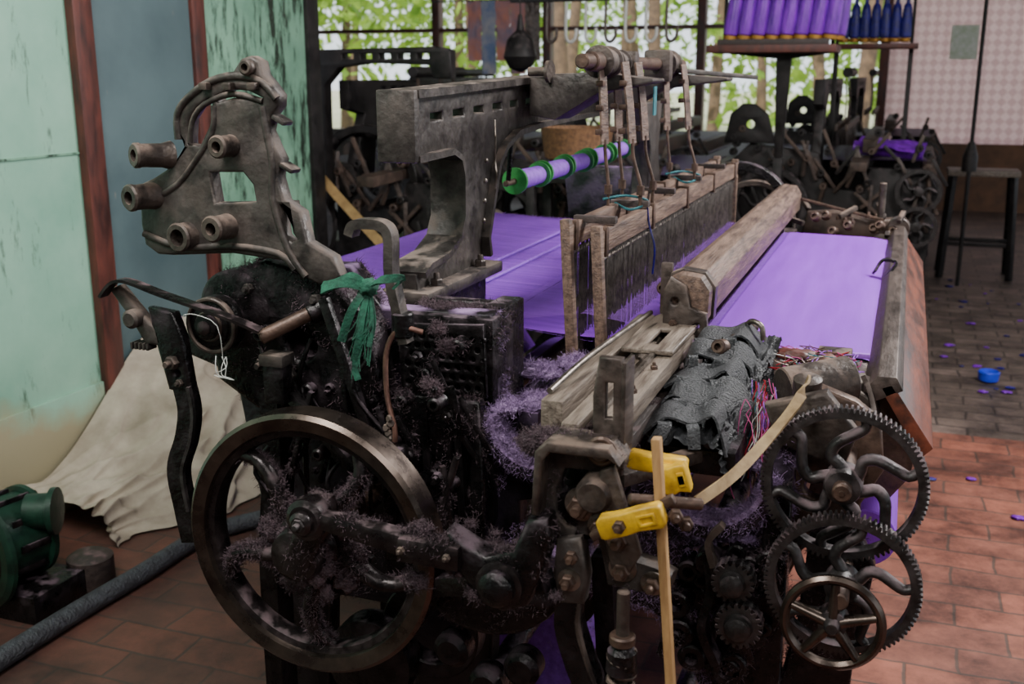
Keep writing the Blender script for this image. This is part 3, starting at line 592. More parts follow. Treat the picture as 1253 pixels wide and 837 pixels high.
for k in range(4):
    tube('white_string',[(-1.03+random.uniform(-.01,.015),1.42,1.0),(-1.02+random.uniform(-.015,.015),1.41,.985),(-1.03+random.uniform(-.015,.02),1.41,.97),(-1.01+random.uniform(-.015,.015),1.41,.96+random.uniform(-.01,.01)),(-1.02,1.41,.97)],.0008,m_white,loom,4,3)
tube('white_string',[(-1.08,1.40,1.07),(-1.05,1.39,1.075),(-1.01,1.39,1.06),(-1.01,1.40,1.0)],.0007,m_white,loom,4,3)
# ---- dobby bracket
db=[(-1.001,1.473),(-.983,1.478),(-.966,1.470),(-.962,1.450),(-.950,1.438),(-.934,1.418),(-.936,1.400),(-.950,1.385),(-.958,1.362),(-.946,1.336),(-.936,1.317),(-.945,1.290),(-.935,1.253),(-.905,1.235),(-.895,1.187),(-.85,1.165),(-.838,1.135),(-.85,1.118),(-.88,1.118),(-.912,1.132),(-.93,1.152),(-1.04,1.160),(-1.16,1.150),(-1.19,1.150),(-1.215,1.165),(-1.220,1.20),(-1.216,1.268),(-1.186,1.280),(-1.150,1.300),(-1.118,1.335),(-1.130,1.355),(-1.128,1.385),(-1.108,1.410),(-1.085,1.428),(-1.058,1.441),(-1.02,1.450)]
win=[(-1.072,1.293),(-1.01,1.295),(-.992,1.275),(-.988,1.247),(-1.066,1.243)]
gapL=[(-1.105,1.378),(-1.088,1.398),(-1.066,1.412),(-1.06,1.405),(-1.066,1.372),(-1.09,1.335),(-1.112,1.338),(-1.108,1.358)]
gapT=[(-1.052,1.417),(-1.02,1.426),(-.99,1.424),(-.965,1.413),(-.966,1.404),(-.99,1.412),(-1.02,1.413),(-1.048,1.406)]
slot=[(-.944,1.245),(-.928,1.245),(-.922,1.20),(-.915,1.19),(-.925,1.185),(-.938,1.195)]
plate('dobby_bracket',[db,win,gapL,gapT,slot],1.50,.03,m_iron,loom,.005)
def rim(nm,pts,r,mat=m_iron,y=1.487): tube(nm,[(a,y,b) for a,b in pts],r,mat,loom,8,3)
rim('bracket_arc_rib',[(-1.13,1.345),(-1.128,1.385),(-1.105,1.412),(-1.06,1.438),(-1.01,1.447),(-.965,1.438),(-.938,1.412)],.007)
rim('bracket_arc_rib_inner',[(-1.108,1.34),(-1.10,1.375),(-1.075,1.402),(-1.02,1.419),(-.965,1.408)],.005)
rim('bracket_left_rib',[(-1.056,1.40),(-1.062,1.36),(-1.10,1.31),(-1.14,1.27),(-1.20,1.24)],.006)
rim('bracket_right_rib',[(-.965,1.40),(-.96,1.36),(-.952,1.31),(-.955,1.25),(-.93,1.17),(-.90,1.13)],.007)
rim('bracket_bottom_rib',[(-1.215,1.185),(-1.14,1.165),(-1.04,1.172),(-.95,1.165),(-.92,1.14)],.007)
for k in range(3):
    box('bracket_arc_boss',-1.065+.045*k-.008,-1.065+.045*k+.008,1.47,1.485,1.425,1.437,m_iron2,loom,.003)
for a,b in((-.95,1.385),(-.94,1.31)): bar('bracket_notch',(a,1.5,b),(a+.022,1.5,b-.012),.03,.008,m_iron,loom)
boss('bracket_boss',(-1.155,1.495,1.318),(-.5,-1,.05),.020,.065,m_iron2,loom); boss('bracket_boss',(-1.028,1.495,1.337),(-.1,-1,0),.018,.045,m_iron2,loom)
boss('bracket_boss',(-1.19,1.495,1.250),(-.3,-1,0),.022,.055,m_iron2,loom); boss('bracket_boss',(-1.125,1.495,1.185),(-.1,-1,0),.024,.035,m_iron2,loom,.6)
boss('bracket_boss',(-1.045,1.495,1.205),(-.1,-1,0),.021,.05,m_iron2,loom); boss('bracket_boss',(-.984,1.495,1.46),(0,-1,0),.012,.025,m_iron2,loom)
# J arm + green rag
ribbon('j_lever',[(-.822,1.5,1.20),(-.815,1.5,1.216),(-.795,1.5,1.220),(-.765,1.5,1.218),(-.752,1.5,1.20),(-.752,1.5,1.14),(-.738,1.5,1.07),(-.73,1.5,1.03)],.026,.016,m_iron,loom)
cyl('j_lever_socket',(-.735,1.5,1.04),(-.735,1.5,1.08),.018,m_black,loom)
kn=V((-.763,1.44,1.13))
tuft('green_rag_knot',kn,.014,m_green,loom,(1.1,1,1))
for pts,w in[([kn,(-.80,1.43,1.137),(-.84,1.43,1.122)],.016),([kn,(-.735,1.43,1.145),(-.705,1.44,1.147),(-.72,1.44,1.132)],.013),([kn,(-.785,1.425,1.095),(-.803,1.42,1.045)],.013),([kn,(-.768,1.42,1.07),(-.78,1.42,1.01),(-.776,1.42,.985)],.010),([kn,(-.75,1.43,1.08),(-.755,1.42,1.04)],.007),([kn,(-.79,1.44,1.147),(-.83,1.45,1.132),(-.855,1.46,1.125)],.010)]:
    ribbon('green_rag_tail',pts,w,.003,m_green,loom,side=(.6,.3,.6),sm=6)
for k in range(26):
    x=kn.x+random.uniform(-.015,.015); tube('green_fray',[kn,(x,1.425,1.08),(x+random.uniform(-.025,.008),1.42,random.uniform(.98,1.06))],.0010,m_green,loom,4,3)
tube('copper_lube_tube',[(-.70,1.5,1.05),(-.735,1.49,1.055),(-.755,1.48,1.02),(-.752,1.47,.95),(-.735,1.46,.90),(-.735,1.46,.875)],.0045,m_copper,loom,8)
box('hanging_weight',-.745,-.708,1.42,1.46,.825,.875,m_black,loom,.008)
for k in range(6): lathe('chain_link',[(.005,0),(.007,.003),(.005,.006)],(-.735+random.uniform(-.004,.004),1.44,.88+.008*k),(random.uniform(-1,1),-1,.2),m_iron2,loom,8)
# ---- pierced gear box
plate('pierced_cover',[[(-.77,.93),(-.775,1.045),(-.62,1.055),(-.615,.93)]]+[circ(-.757+.018*i+(.009 if j%2 else 0),.945+.0165*j,.0055,8) for i in range(8) for j in range(6)],1.565,.010,m_black,loom,.0015)
GB=box('gear_box',-.78,-.61,1.578,1.68,.70,1.06,m_black,loom,.006)
GF=plate('gear_box_front',[[(-.80,.62),(-.81,.9),(-.78,.93),(-.62,.93),(-.61,.64),(-.66,.6)],circ(-.72,.80,.03),[(-.67,.66),(-.64,.66),(-.64,.86),(-.67,.86)]],1.555,.03,m_black,loom,.006)
for x in(-.79,-.72,-.66): bar('box_rib',(x,1.545,.92),(x+.01,1.545,.68),.014,.02,m_black,loom,up=(0,1,0))
rnd=random.Random(3)
cl=[]
for i in range(85):
    x=rnd.uniform(-1.0,-.63); z=rnd.uniform(.78,1.06); y=rnd.uniform(1.47,1.54); k=rnd.random()
    mt=rnd.choice([m_black,m_black,m_black,m_spoke])
    if k<.3: bolt((x,y,z),NY,rnd.uniform(.005,.010),mt,loom)
    elif k<.55: cl.append(bar('linkage_bar',(x,y,z),(x+rnd.uniform(-.05,.05),y+.01,z-rnd.uniform(.05,.15)),.010,.010,mt,loom))
    elif k<.75: cl.append(boss('linkage_boss',(x,y+.02,z),NY,rnd.uniform(.008,.015),.03,mt,loom))
    elif k<.92: tube('linkage_rod',[(x,y,z),(x+rnd.uniform(-.03,.03),y-.01,z-.05),(x+rnd.uniform(-.05,.05),y,z-.12)],.004,mt,loom,8)
    else: brn.append(tuft('lint_tuft',(x,y,z),.010,m_lintd,loom,(1.3,.8,1)))
for i in range(34):
    brn.append(tuft('lint_tuft',(rnd.uniform(-.62,-.40),1.27,rnd.uniform(.73,.84)) if i<8 else (rnd.uniform(-.80,-.42),rnd.uniform(1.46,1.56),rnd.uniform(.60,.80)),rnd.uniform(.005,.013),m_lintd,loom,(1.4,.8,.8)))
bar('diagonal_stay',(-.86,1.47,1.10),(-.78,1.47,.86),.014,.018,m_black,loom)
bar('diagonal_stay_b',(-.93,1.47,.93),(-.80,1.45,.82),.02,.02,m_black,loom)
bar('lower_link',(-.42,1.30,.76),(-.62,1.36,.69),.03,.03,m_black,loom)
bar('sword_cross',(-.41,1.33,.86),(-.33,1.33,.87),.05,.05,m_black,loom)
for x in(-.47,-.40): bar('under_slat_bracket',(x,1.5,.91),(x+.02,1.55,.80),.02,.03,m_black,loom)
LB=box('lay_end_block',-.42,-.34,1.36,1.46,.86,.92,m_black,loom,.008)
bar('lay_end_rail',(-.34,1.36,.90),(-.225,1.60,.885),.025,.02,m_iron2,loom)
for i in range(26):
    x=rnd.uniform(-.30,-.14); z=rnd.uniform(.50,.72); k=rnd.random()
    if k<.5: cl.append(boss('bay_boss',(x,1.60,z),NY,rnd.uniform(.012,.025),.04,m_black,loom))
    else: cl.append(bar('bay_link',(x,1.57,z),(x+rnd.uniform(-.04,.04),1.58,z-rnd.uniform(.04,.12)),.016,.014,m_black,loom))
# ---- far end hardware
for i in range(24):
    x=rnd.uniform(-.3,.0); y=rnd.uniform(3.58,3.85); z=rnd.uniform(.95,1.0)
    if i%3==0: boss('far_boss',(x,y,z),(-.2,-1,.3),.014,.03,m_rust,loom)
    elif i%3==1: bar('far_bar',(x,y,z),(x+rnd.uniform(-.1,.1),y+.05,z+rnd.uniform(-.03,.03)),.016,.016,m_iron2,loom)
    else: bolt((x,y,z),(0,0,1),.010,m_rust,loom)
plate('far_casting',[[(-.32,.90),(-.30,.99),(-.20,1.0),(-.10,.97),(-.02,.98),(.0,.90)]],3.80,.06,m_bgrust,loom,.01)
cyl('far_post',(-.06,3.75,.93),(-.06,3.75,1.10),.012,m_iron2,loom)
ring('far_brake_wheel',(-.55,3.82,.95),(0,1,0),.20,.17,.05,m_black,loom,64)
ring('far_brake_wheel_b',(-.50,3.9,.93),(0,1,0),.15,.13,.04,m_iron2,loom,64)
bar('far_tie',(-.35,3.7,1.05),(-.05,3.72,.98),.010,.010,m_rust,loom)
box('warp_stop_box',-.12,-.06,1.93,1.98,.945,.965,m_iron2,loom)
ribbon('cloth_end_hook',[(-.05,2.85,.955),(-.03,2.87,.985),(-.0,2.86,.98),(-.02,2.84,.95)],.03,.006,m_black,loom)
# ---- lint fibres
fuzz('lavender_lint_fibres',lavs,36000,.012,m_lint,loom,thr=-.35,seed=1)
fuzz('girt_lint_fibres',[GT,R1],18000,.012,m_lint,loom,thr=-.2,seed=6,region=lambda p:p.y<6)
fuzz('frame_lint_fibres',[F1],42000,.012,m_lint,loom,thr=-.06,seed=2,region=lambda p:p.x>-.66 and p.z>.45,flatw=.25)
fuzz('dark_lint_fibres',[F1,GB,GF,HC,PS],60000,.011,m_lintd,loom,thr=-.05,seed=3,region=lambda p:p.z>.45)
fuzz('rod_lint_fibres',[CR2,CR1,CR3,BC,BR,LB,CW,SBF,GP,GH]+cl,48000,.009,m_lintd,loom,thr=-.02,seed=5,region=lambda p:p.z>.45,ns=22)
fuzz('tuft_lint_fibres',brn,16000,.010,m_lintd,loom,thr=-.6,seed=8)
fuzz('hub_lint_fibres',hl+hubs,30000,.009,m_lintd,loom,thr=-.18,seed=4)

# ================================================================== BACKGROUND LOOM TEMPLATE
def bgloom(name,loc,clothmat,parts=None,mt=m_bgdark,rotz=0):
    e=empty(name,loc); e.rotation_euler=(0,0,rotz)
    if parts:
        for o in parts:
            c=bpy.data.objects.new(o.name,o.data); S.collection.objects.link(c); c.parent=e
        return e,parts
    W=1.7
    so=[(-1.15,0),(-1.15,.9),(-1.0,1.05),(-.6,1.0),(-.55,.8),(-.35,.78),(-.3,.92),(0,.92),(.08,.8),(.04,.4),(.06,0),(-.06,0),(-.12,.35),(-.5,.5),(-.9,.4),(-1.0,0)]
    for y in(0,W): plate('side_frame',[so,[(-.9,.6),(-.7,.6),(-.7,.85),(-.9,.85)],circ(-.3,.6,.08)],y,.05,mt,e,.006)
    g=[(-.05,1.28),(-.05,1.42),(W+.05,1.42),(W+.05,1.28),(W-.1,1.3),(W-.2,1.0),(W,1.0),(W,.9),(W-.3,.9),(W-.25,1.25),(W-.4,1.33),(.4,1.33),(.25,1.25),(.2,.9),(0,.9),(0,1.0),(.12,1.25)]
    plate('gantry',[g]+[[(.3+.12*k,1.36),(.36+.12*k,1.36),(.36+.12*k,1.385),(.3+.12*k,1.385)] for k in range(10)],-.62,.06,mt,e,.006,'x')
    box('lay_beam',-.36,-.28,.05,W,1.0,1.08,m_bgrust,e); box('breast_beam',-.02,.06,.05,W,.86,.95,m_bgrust,e)
    for x in(-.52,-.46):
        box('heald_bar',x-.01,x+.01,.1,W-.1,1.12,1.16,m_bgrust,e)
        vs=[];fs=[]
        for i in range(150):
            y=.12+(W-.24)*i/150; a=len(vs); vs+=[(x,y,.92),(x,y+.004,.92),(x,y+.004,1.13),(x,y,1.13)]; fs.append((a,a+1,a+2,a+3))
        mk('heddles',vs,fs,m_heddle,e,0)
    mk('cloth',[(-.3,.15,.955),(.0,.15,.955),(.0,W-.15,.955),(-.3,W-.15,.955),(.07,.15,.85),(.07,W-.15,.85)],[(0,1,2,3),(1,4,5,2)],clothmat,e,0)
    mk('warp',[(-1.3,.15,.95),(-.3,.15,.95),(-.3,W-.15,.95),(-1.3,W-.15,.95)],[(0,1,2,3)],clothmat,e,0)
    cyl('cloth_roll',(-.02,.1,.6),(-.02,W-.1,.6),.09,clothmat,e); cyl('beam',(-1.3,.1,.85),(-1.3,W-.1,.85),.07,m_bgrust,e)
    ring('flywheel',(-.85,-.2,.7),(0,1,0),.22,.185,.05,m_gear,e,48)
    spokes('flywheel',V((-.85,-.18,.7)),.19,.04,5,mt,e,.3,.6,.016)
    gear('gear',(-.03,-.1,.8),.13,.025,50,.02,m_gear,e,5,.03)
    gear('gear_low',(-.03,-.13,.6),.12,.025,46,.02,m_gear,e,5,.03)
    plate('dobby',[[(-1.15,1.05),(-.85,1.05),(-.9,1.22),(-.98,1.28),(-1.05,1.28),(-1.12,1.22)],circ(-1.0,1.16,.025)],-.05,.04,mt,e,.006)
    bar('picker',(-.36,-.35,.95),(-.36,.05,.96),.09,.05,m_bgrust,e)
    cyl('shaft',(-.85,-.25,.7),(-.85,W+.2,.7),.02,mt,e); cyl('roller',(-.5,.5,1.46),(-.5,1.2,1.46),.03,mt,e)
    for y in(.6,.9,1.1): ribbon('strap',[(-.52,y,1.46),(-.5,y,1.3),(-.5,y,1.15)],.03,.006,m_bgrust,e)
    r=random.Random(5)
    for i in range(60):
        x=r.uniform(-1.1,.05); z=r.uniform(.7,1.14)
        if i%2: boss('boss',(x,-.02,z),NY,.02,.06,r.choice([mt,mt,m_bgrust]),e)
        else: bar('rod',(x,-.06,z),(x+r.uniform(-.15,.15),-.05,z-r.uniform(.1,.25)),.02,.02,r.choice([mt,m_bgrust,m_greytin]),e)
    return e,list(e.children)
m_cd=fabric('dark_cloth_bg',(.07,.025,.12),(.03,.012,.05),'Y',30)
e1,pt=bgloom('power_loom',(-2.05,4.9,0),m_cd)
for l in((-1.05,5.2,0),(-2.9,7.6,0),(.12,6.6,0),(-1.5,8.2,0),(.18,9.3,0),(-3.9,9.6,0)): bgloom('power_loom',l,None,pt)
pc=empty('purple_fabric_bolt')
crumple('draped_purple_cloth',(-.28,6.72,1.04),(.10,6.72,1.00),(-.26,7.0,1.08),14,14,.03,m_pdeep,pc,2,5)
cyl('bolt_core',(-.30,6.86,1.02),(.10,6.86,.99),.04,m_pdeep,pc)
gr=empty('overhead_line_shaft_frame')
plate('rail',[[(-3.05,1.47),(-3.05,1.56),(-2.10,1.575),(-2.03,1.56),(-2.03,1.43),(-2.12,1.43),(-2.14,1.49),(-2.45,1.50),(-2.62,1.48),(-2.70,1.40),(-2.72,.0),(-2.84,.0),(-2.83,1.35),(-2.9,1.46)]]+[[(-2.6+.1*k,1.52),(-2.54+.1*k,1.52),(-2.54+.1*k,1.545),(-2.6+.1*k,1.545)] for k in range(5)],4.75,.07,m_bgdark,gr,.006)
ring('pulley',(-2.6,4.9,.9),(0,1,0),.30,.26,.08,m_bgdark,gr,48)
bl=empty('canvas_drive_belt'); ribbon('belt',[(-2.9,4.6,1.2),(-2.55,4.5,.9),(-2.1,4.3,.60)],.045,.006,m_beltm,bl,side=(.6,.4,.6))
bk=empty('wicker_basket'); lathe('basket',[(.10,0),(.15,.03),(.17,.16),(.175,.17),(.16,.17),(.14,.04),(.01,.03)],(-1.45,4.85,1.04),(0,0,1),m_wicker,bk,28)
box('crate_below',-1.65,-1.25,4.7,5.0,.96,1.04,m_bgdark,bk)
for x in(-1.63,-1.27):
    for y in(4.72,4.98): bar('leg',(x,y,.96),(x,y,0),.04,.04,m_bgdark,bk)
# ================================================================== YARN RACK
def cone(e,x,y,z,h,r,mat,tilt=0):
    lathe('yarn_cone',[(r*.55,0),(r*.95,.012),(r,h*.15),(r*.78,h*.85),(r*.6,h),(.012,h+.01),(.012,h+.04)],(x,y,z),(tilt,0,1),mat,e,20)
    lathe('cone_foot',[(r*.6,-.02),(r*.9,-.015),(r*.9,.004),(r*.5,.008)],(x,y,z),(tilt,0,1),m_gold,e,20)
yr=empty('purple_yarn_rack')
for k in range(8):
    x=-.94+.074*k
    for j in range(2): cone(yr,x+.03*j,6.0+.14*j,1.645,.34,.042,m_pdeep,.12)
box('rack_shelf',-1.05,-.38,5.9,6.3,1.56,1.60,m_post,yr); bar('rack_board',(-1.0,5.95,1.615),(-.42,5.95,1.615),.02,.03,m_woodd,yr)
plate('rack_bracket',[[(-1.0,1.56),(-.4,1.56),(-.62,1.53),(-.64,1.0),(-.68,1.0),(-.70,1.53)]],6.1,.05,m_bgdark,yr,.005)
bar('rack_leg',(-.66,6.1,1.0),(-.66,6.1,0),.05,.05,m_bgdark,yr)
for x in(-1.0,-.42): bar('rack_hanger',(x,6.2,1.6),(x,6.2,3.2),.02,.02,m_bgdark,yr)
by=empty('blue_yarn_rack')
for k in range(7): cone(by,-.42+.06*k,7.2,1.66,.20,.035,m_blue)
box('shelf',-.50,.02,7.05,7.35,1.60,1.63,m_post,by)
for x in(-.46,-.02): bar('hanger',(x,7.2,1.6),(x,7.2,3.2),.02,.02,m_bgdark,by); bar('leg',(x,7.2,1.6),(x,7.2,0),.03,.03,m_bgdark,by)
hk=empty('hook_rail')
bar('rail',(-2.2,6.0,1.86),(-1.2,6.0,1.86),.03,.03,m_bgdark,hk)
for x in(-2.2,-1.2): bar('drop',(x,6,1.86),(x,6,3.2),.02,.02,m_bgdark,hk)
for k in range(7):
    x=-1.98+.115*k; tube('hook',[(x,6.0,1.85),(x,5.99,1.70),(x+.01,5.98,1.64),(x+.035,5.98,1.625),(x+.06,5.98,1.65),(x+.065,5.98,1.70)],.009,m_white if k%3 else m_greytin,hk,8)
bg_=empty('black_hanging_bag'); lathe('bag',[(.01,0),(.06,.02),(.09,.08),(.07,.17),(.02,.22),(.01,.3)],(-2.0,5.6,1.46),(0,0,1),m_bgdark,bg_,16); tube('cord',[(-2.0,5.6,1.7),(-2.0,5.6,3.2)],.004,m_bgdark,bg_,5,1)
la=empty('hanging_laundry')
for k in range(5):
    x=-3.3+.12*k; crumple('garment',(x,8.0,2.0),(x+.12,8.0,2.0),(x,8.02,1.55-.1*(k%2)),8,14,.03,[m_cloth_or,m_cloth_bl,m_cloth_or,m_cloth_or,m_greytin][k],la,k,6)
bar('laundry_line',(-3.6,8,2.0),(-2.4,8,2.0),.01,.01,m_bgdark,la)
for x in(-3.6,-2.4): bar('line_drop',(x,8,2.0),(x,8,3.2),.01,.01,m_bgdark,la)
# ================================================================== STOOL
st=empty('wooden_stool')
box('seat',.30,.78,8.3,8.62,.74,.78,m_woodg,st,.006)
for sx,x in((-1,.34),(1,.74)):
    for sy,y in((-1,8.34),(1,8.58)):
        bar('leg',(x,y,.74),(x+.035*sx,y+.03*sy,0),.04,.04,m_bgdark,st)
for y in(8.34,8.58): bar('rung',(.32,y,.25),(.76,y,.25),.025,.03,m_bgdark,st)
for x in(.32,.76): bar('side_rung',(x,8.32,.35),(x,8.6,.35),.025,.03,m_bgdark,st)
po=empty('iron_pole'); cyl('pole',(.42,8.0,0),(.42,8.0,3.2),.014,m_bgdark,po); lathe('pole_base',[(.05,0),(.05,.1),(.02,.2)],(.42,8.0,.8),(0,0,1),m_bgdark,po)
# ================================================================== LEFT FLOOR ITEMS
tp=empty('beige_tarpaulin')
nu,nv=140,110; vs=[];fs=[]
def fold(a,b,s): return 1-2*abs(noise.noise(V((a,b,s))))
def sst(a,b,x): t=max(0,min(1,(x-a)/(b-a))); return t*t*(3-2*t)
for i in range(nu+1):
    for j in range(nv+1):
        u,v=i/nu,j/nv
        y=2.42+1.2*u; x=-2.57+v*(.30+.20*sst(0,.45,u)-.03*math.sin(u*17))
        h=(.13+.40*sst(.05,.65,u))*(1-v**1.3)*(1-.12*v)
        f=fold(u*3.0+v*2.4,v*1.2-u*1.4,1)*.050+fold(u*7.5-v*4.5,v*2.0+u*2.0,4)*.030+fold(u*5+v*9,v*3-u*4,7)*.016+noise.noise(V((u*16,v*12,2)))*.008
        e=min(1,4*(1-v))*min(1,.35+2*v)
        z=max(.006,h+f*e-.01*e+.010); vs.append((x+f*.9*min(1,3*v),y+f*.5,z))
for i in range(nu):
    for j in range(nv): a=i*(nv+1)+j; fs.append((a,a+1,a+nv+2,a+nv+1))
mk('tarp',vs,fs,m_tarp,tp,60)
mo=empty('electric_motor')
mc=V((-2.28,1.98,.20)); md=V((.18,1,0)).normalized()
lathe('front_disc',[(.02,0),(.155,.0),(.168,.010),(.17,.022),(.155,.03),(.06,.04)],mc,md,m_motor,mo,48)
lathe('casing',[(.10,.03),(.115,.05),(.115,.16),(.13,.165),(.13,.18),(.05,.20)],mc,md,m_motor,mo,40)
for k in range(10):
    a=k*.63; bar('cooling_fin',mc+md*.05+V((math.cos(a),0,math.sin(a)))*.118,mc+md*.16+V((math.cos(a),0,math.sin(a)))*.118,.008,.02,m_black,mo)
lathe('pulley',[(.02,0),(.05,0),(.05,.06),(.065,.065),(.065,.08),(.02,.085)],mc+V((.09,.12,.08)),(1,.5,0),m_motor,mo,32)
lathe('face_plate',[(.03,0),(.06,.006),(.10,.010),(.13,.0)],mc,-md,m_black,mo,40)
box('foot',-2.40,-2.10,2.0,2.2,0,.08,m_black,mo)
lathe('brown_can',[(.06,0),(.065,.01),(.065,.09),(.05,.1)],(-2.13,2.25,.0),(0,0,1),m_woodd,mo,24)
ho=empty('floor_hose'); tube('hose',[(-2.02,1.2,.03),(-2.02,1.9,.03),(-2.0,2.3,.03),(-1.97,2.65,.03),(-1.7,3.0,.03)],.028,m_hose,ho,14,6)
sc=empty('purple_yarn_scraps')
for i in range(40):
    if i<36: x=random.uniform(.25,.95); y=random.uniform(5,8.2)
    else: x=random.uniform(.15,.5); y=random.uniform(3.3,4.6)
    tuft('scrap',(x,y,.006),random.uniform(.006,.020),random.choice([m_pdeep,m_pdeep,m_blue]),sc,(1.4,1,.3))
bc=empty('blue_plastic_cup'); lathe('cup',[(.02,0),(.045,.01),(.05,.05),(.045,.055),(.04,.02)],(.47,5.45,0),(.0,0,1),m_bluecap,bc,20)
# ================================================================== ROOM
def wallmat(name,c1,c2,stain,sc=2,bump=.15,amt=.5,low=None):
    m=bpy.data.materials.new(name); m.use_nodes=True; nt=m.node_tree; N=nt.nodes; L=nt.links; b=N['Principled BSDF']
    tc=N.new('ShaderNodeTexCoord')
    n=N.new('ShaderNodeTexNoise'); n.inputs['Scale'].default_value=sc; n.inputs['Detail'].default_value=9; n.inputs['Roughness'].default_value=.6; L.new(tc.outputs['Object'],n.inputs[0])
    r=N.new('ShaderNodeValToRGB'); r.color_ramp.elements[0].position=.35;r.color_ramp.elements[1].position=.65; r.color_ramp.elements[0].color=(*c2,1); r.color_ramp.elements[1].color=(*c1,1); L.new(n.outputs[0],r.inputs[0])
    mp=N.new('ShaderNodeMapping'); mp.inputs['Scale'].default_value=(3,9,2.2); mp.inputs['Rotation'].default_value=(.6,0,0); L.new(tc.outputs['Object'],mp.inputs[0])
    n2=N.new('ShaderNodeTexNoise'); n2.inputs['Scale'].default_value=1.6; n2.inputs['Detail'].default_value=10; n2.inputs['Roughness'].default_value=.75; L.new(mp.outputs[0],n2.inputs[0])
    mr=N.new('ShaderNodeMapRange'); mr.inputs[1].default_value=.70-.2*amt; mr.inputs[2].default_value=.80-.2*amt; L.new(n2.outputs[0],mr.inputs[0])
    mx=N.new('ShaderNodeMixRGB'); L.new(mr.outputs[0],mx.inputs[0]); L.new(r.outputs[0],mx.inputs[1]); mx.inputs[2].default_value=(*stain,1); col=mx.outputs[0]
    if low:
        sx=N.new('ShaderNodeSeparateXYZ'); L.new(tc.outputs['Object'],sx.inputs[0]); ad=N.new('ShaderNodeMath'); ad.operation='MULTIPLY_ADD'; L.new(n.outputs[0],ad.inputs[0]); ad.inputs[1].default_value=.5; L.new(sx.outputs[2],ad.inputs[2])
        m3=N.new('ShaderNodeMapRange'); m3.inputs[1].default_value=.66; m3.inputs[2].default_value=.54; L.new(ad.outputs[0],m3.inputs[0])
        m4=N.new('ShaderNodeMixRGB'); L.new(m3.outputs[0],m4.inputs[0]); L.new(col,m4.inputs[1]); m4.inputs[2].default_value=(*low,1); col=m4.outputs[0]
    L.new(col,b.inputs['Base Color']); b.inputs['Roughness'].default_value=.5
    bn=N.new('ShaderNodeBump'); bn.inputs['Strength'].default_value=bump; bn.inputs['Distance'].default_value=.02; L.new(n.outputs[0],bn.inputs['Height']); L.new(bn.outputs[0],b.inputs['Normal'])
    return m
m_wg=wallmat('green_wall_paint',(.31,.53,.40),(.20,.41,.30),(.06,.10,.07),2.4,.15,.62,low=(.36,.32,.20))
m_wg2=wallmat('stained_green_paint',(.22,.42,.29),(.13,.27,.185),(.012,.02,.012),3,.15,1.05)
m_wb=wallmat('blue_grey_panel',(.095,.145,.155),(.055,.09,.10),(.25,.22,.18),2,.1,.25)
m_conc=M('roof_sheet',(.2,.19,.18),(.12,.11,.1),3,.8,0,.2)
m_bw=M('brown_brick_wall',(.25,.13,.08),(.14,.08,.055),6,.8,0,.2)
m_dim=M('sooty_plaster',(.16,.17,.15),(.08,.08,.07),3,.8,0,.2)
box('wall_left',-2.75,-2.6,-1.5,4.38,0,3.2,m_wg,None,0)
box('door_1',-2.6,-2.585,2.97,3.52,.0,3.2,m_wb,None,.003)
box('trim_1',-2.6,-2.565,2.885,2.975,0,3.2,m_post,None,.006)
box('trim_2',-2.6,-2.57,3.52,3.60,0,3.2,m_post,None,.006)
box('door_2',-2.6,-2.59,3.60,4.36,.0,3.2,m_wg2,None,.003)
box('trim_3',-2.78,-2.57,4.36,4.46,0,3.2,m_bgdark,None,.006)
box('trim_4',-2.6,-2.594,-1.5,2.885,1.19,1.197,m_wg2,None,0)
box('baseboard_left',-2.6,-2.585,-1.5,2.885,0,.40,m_wg,None,.004)
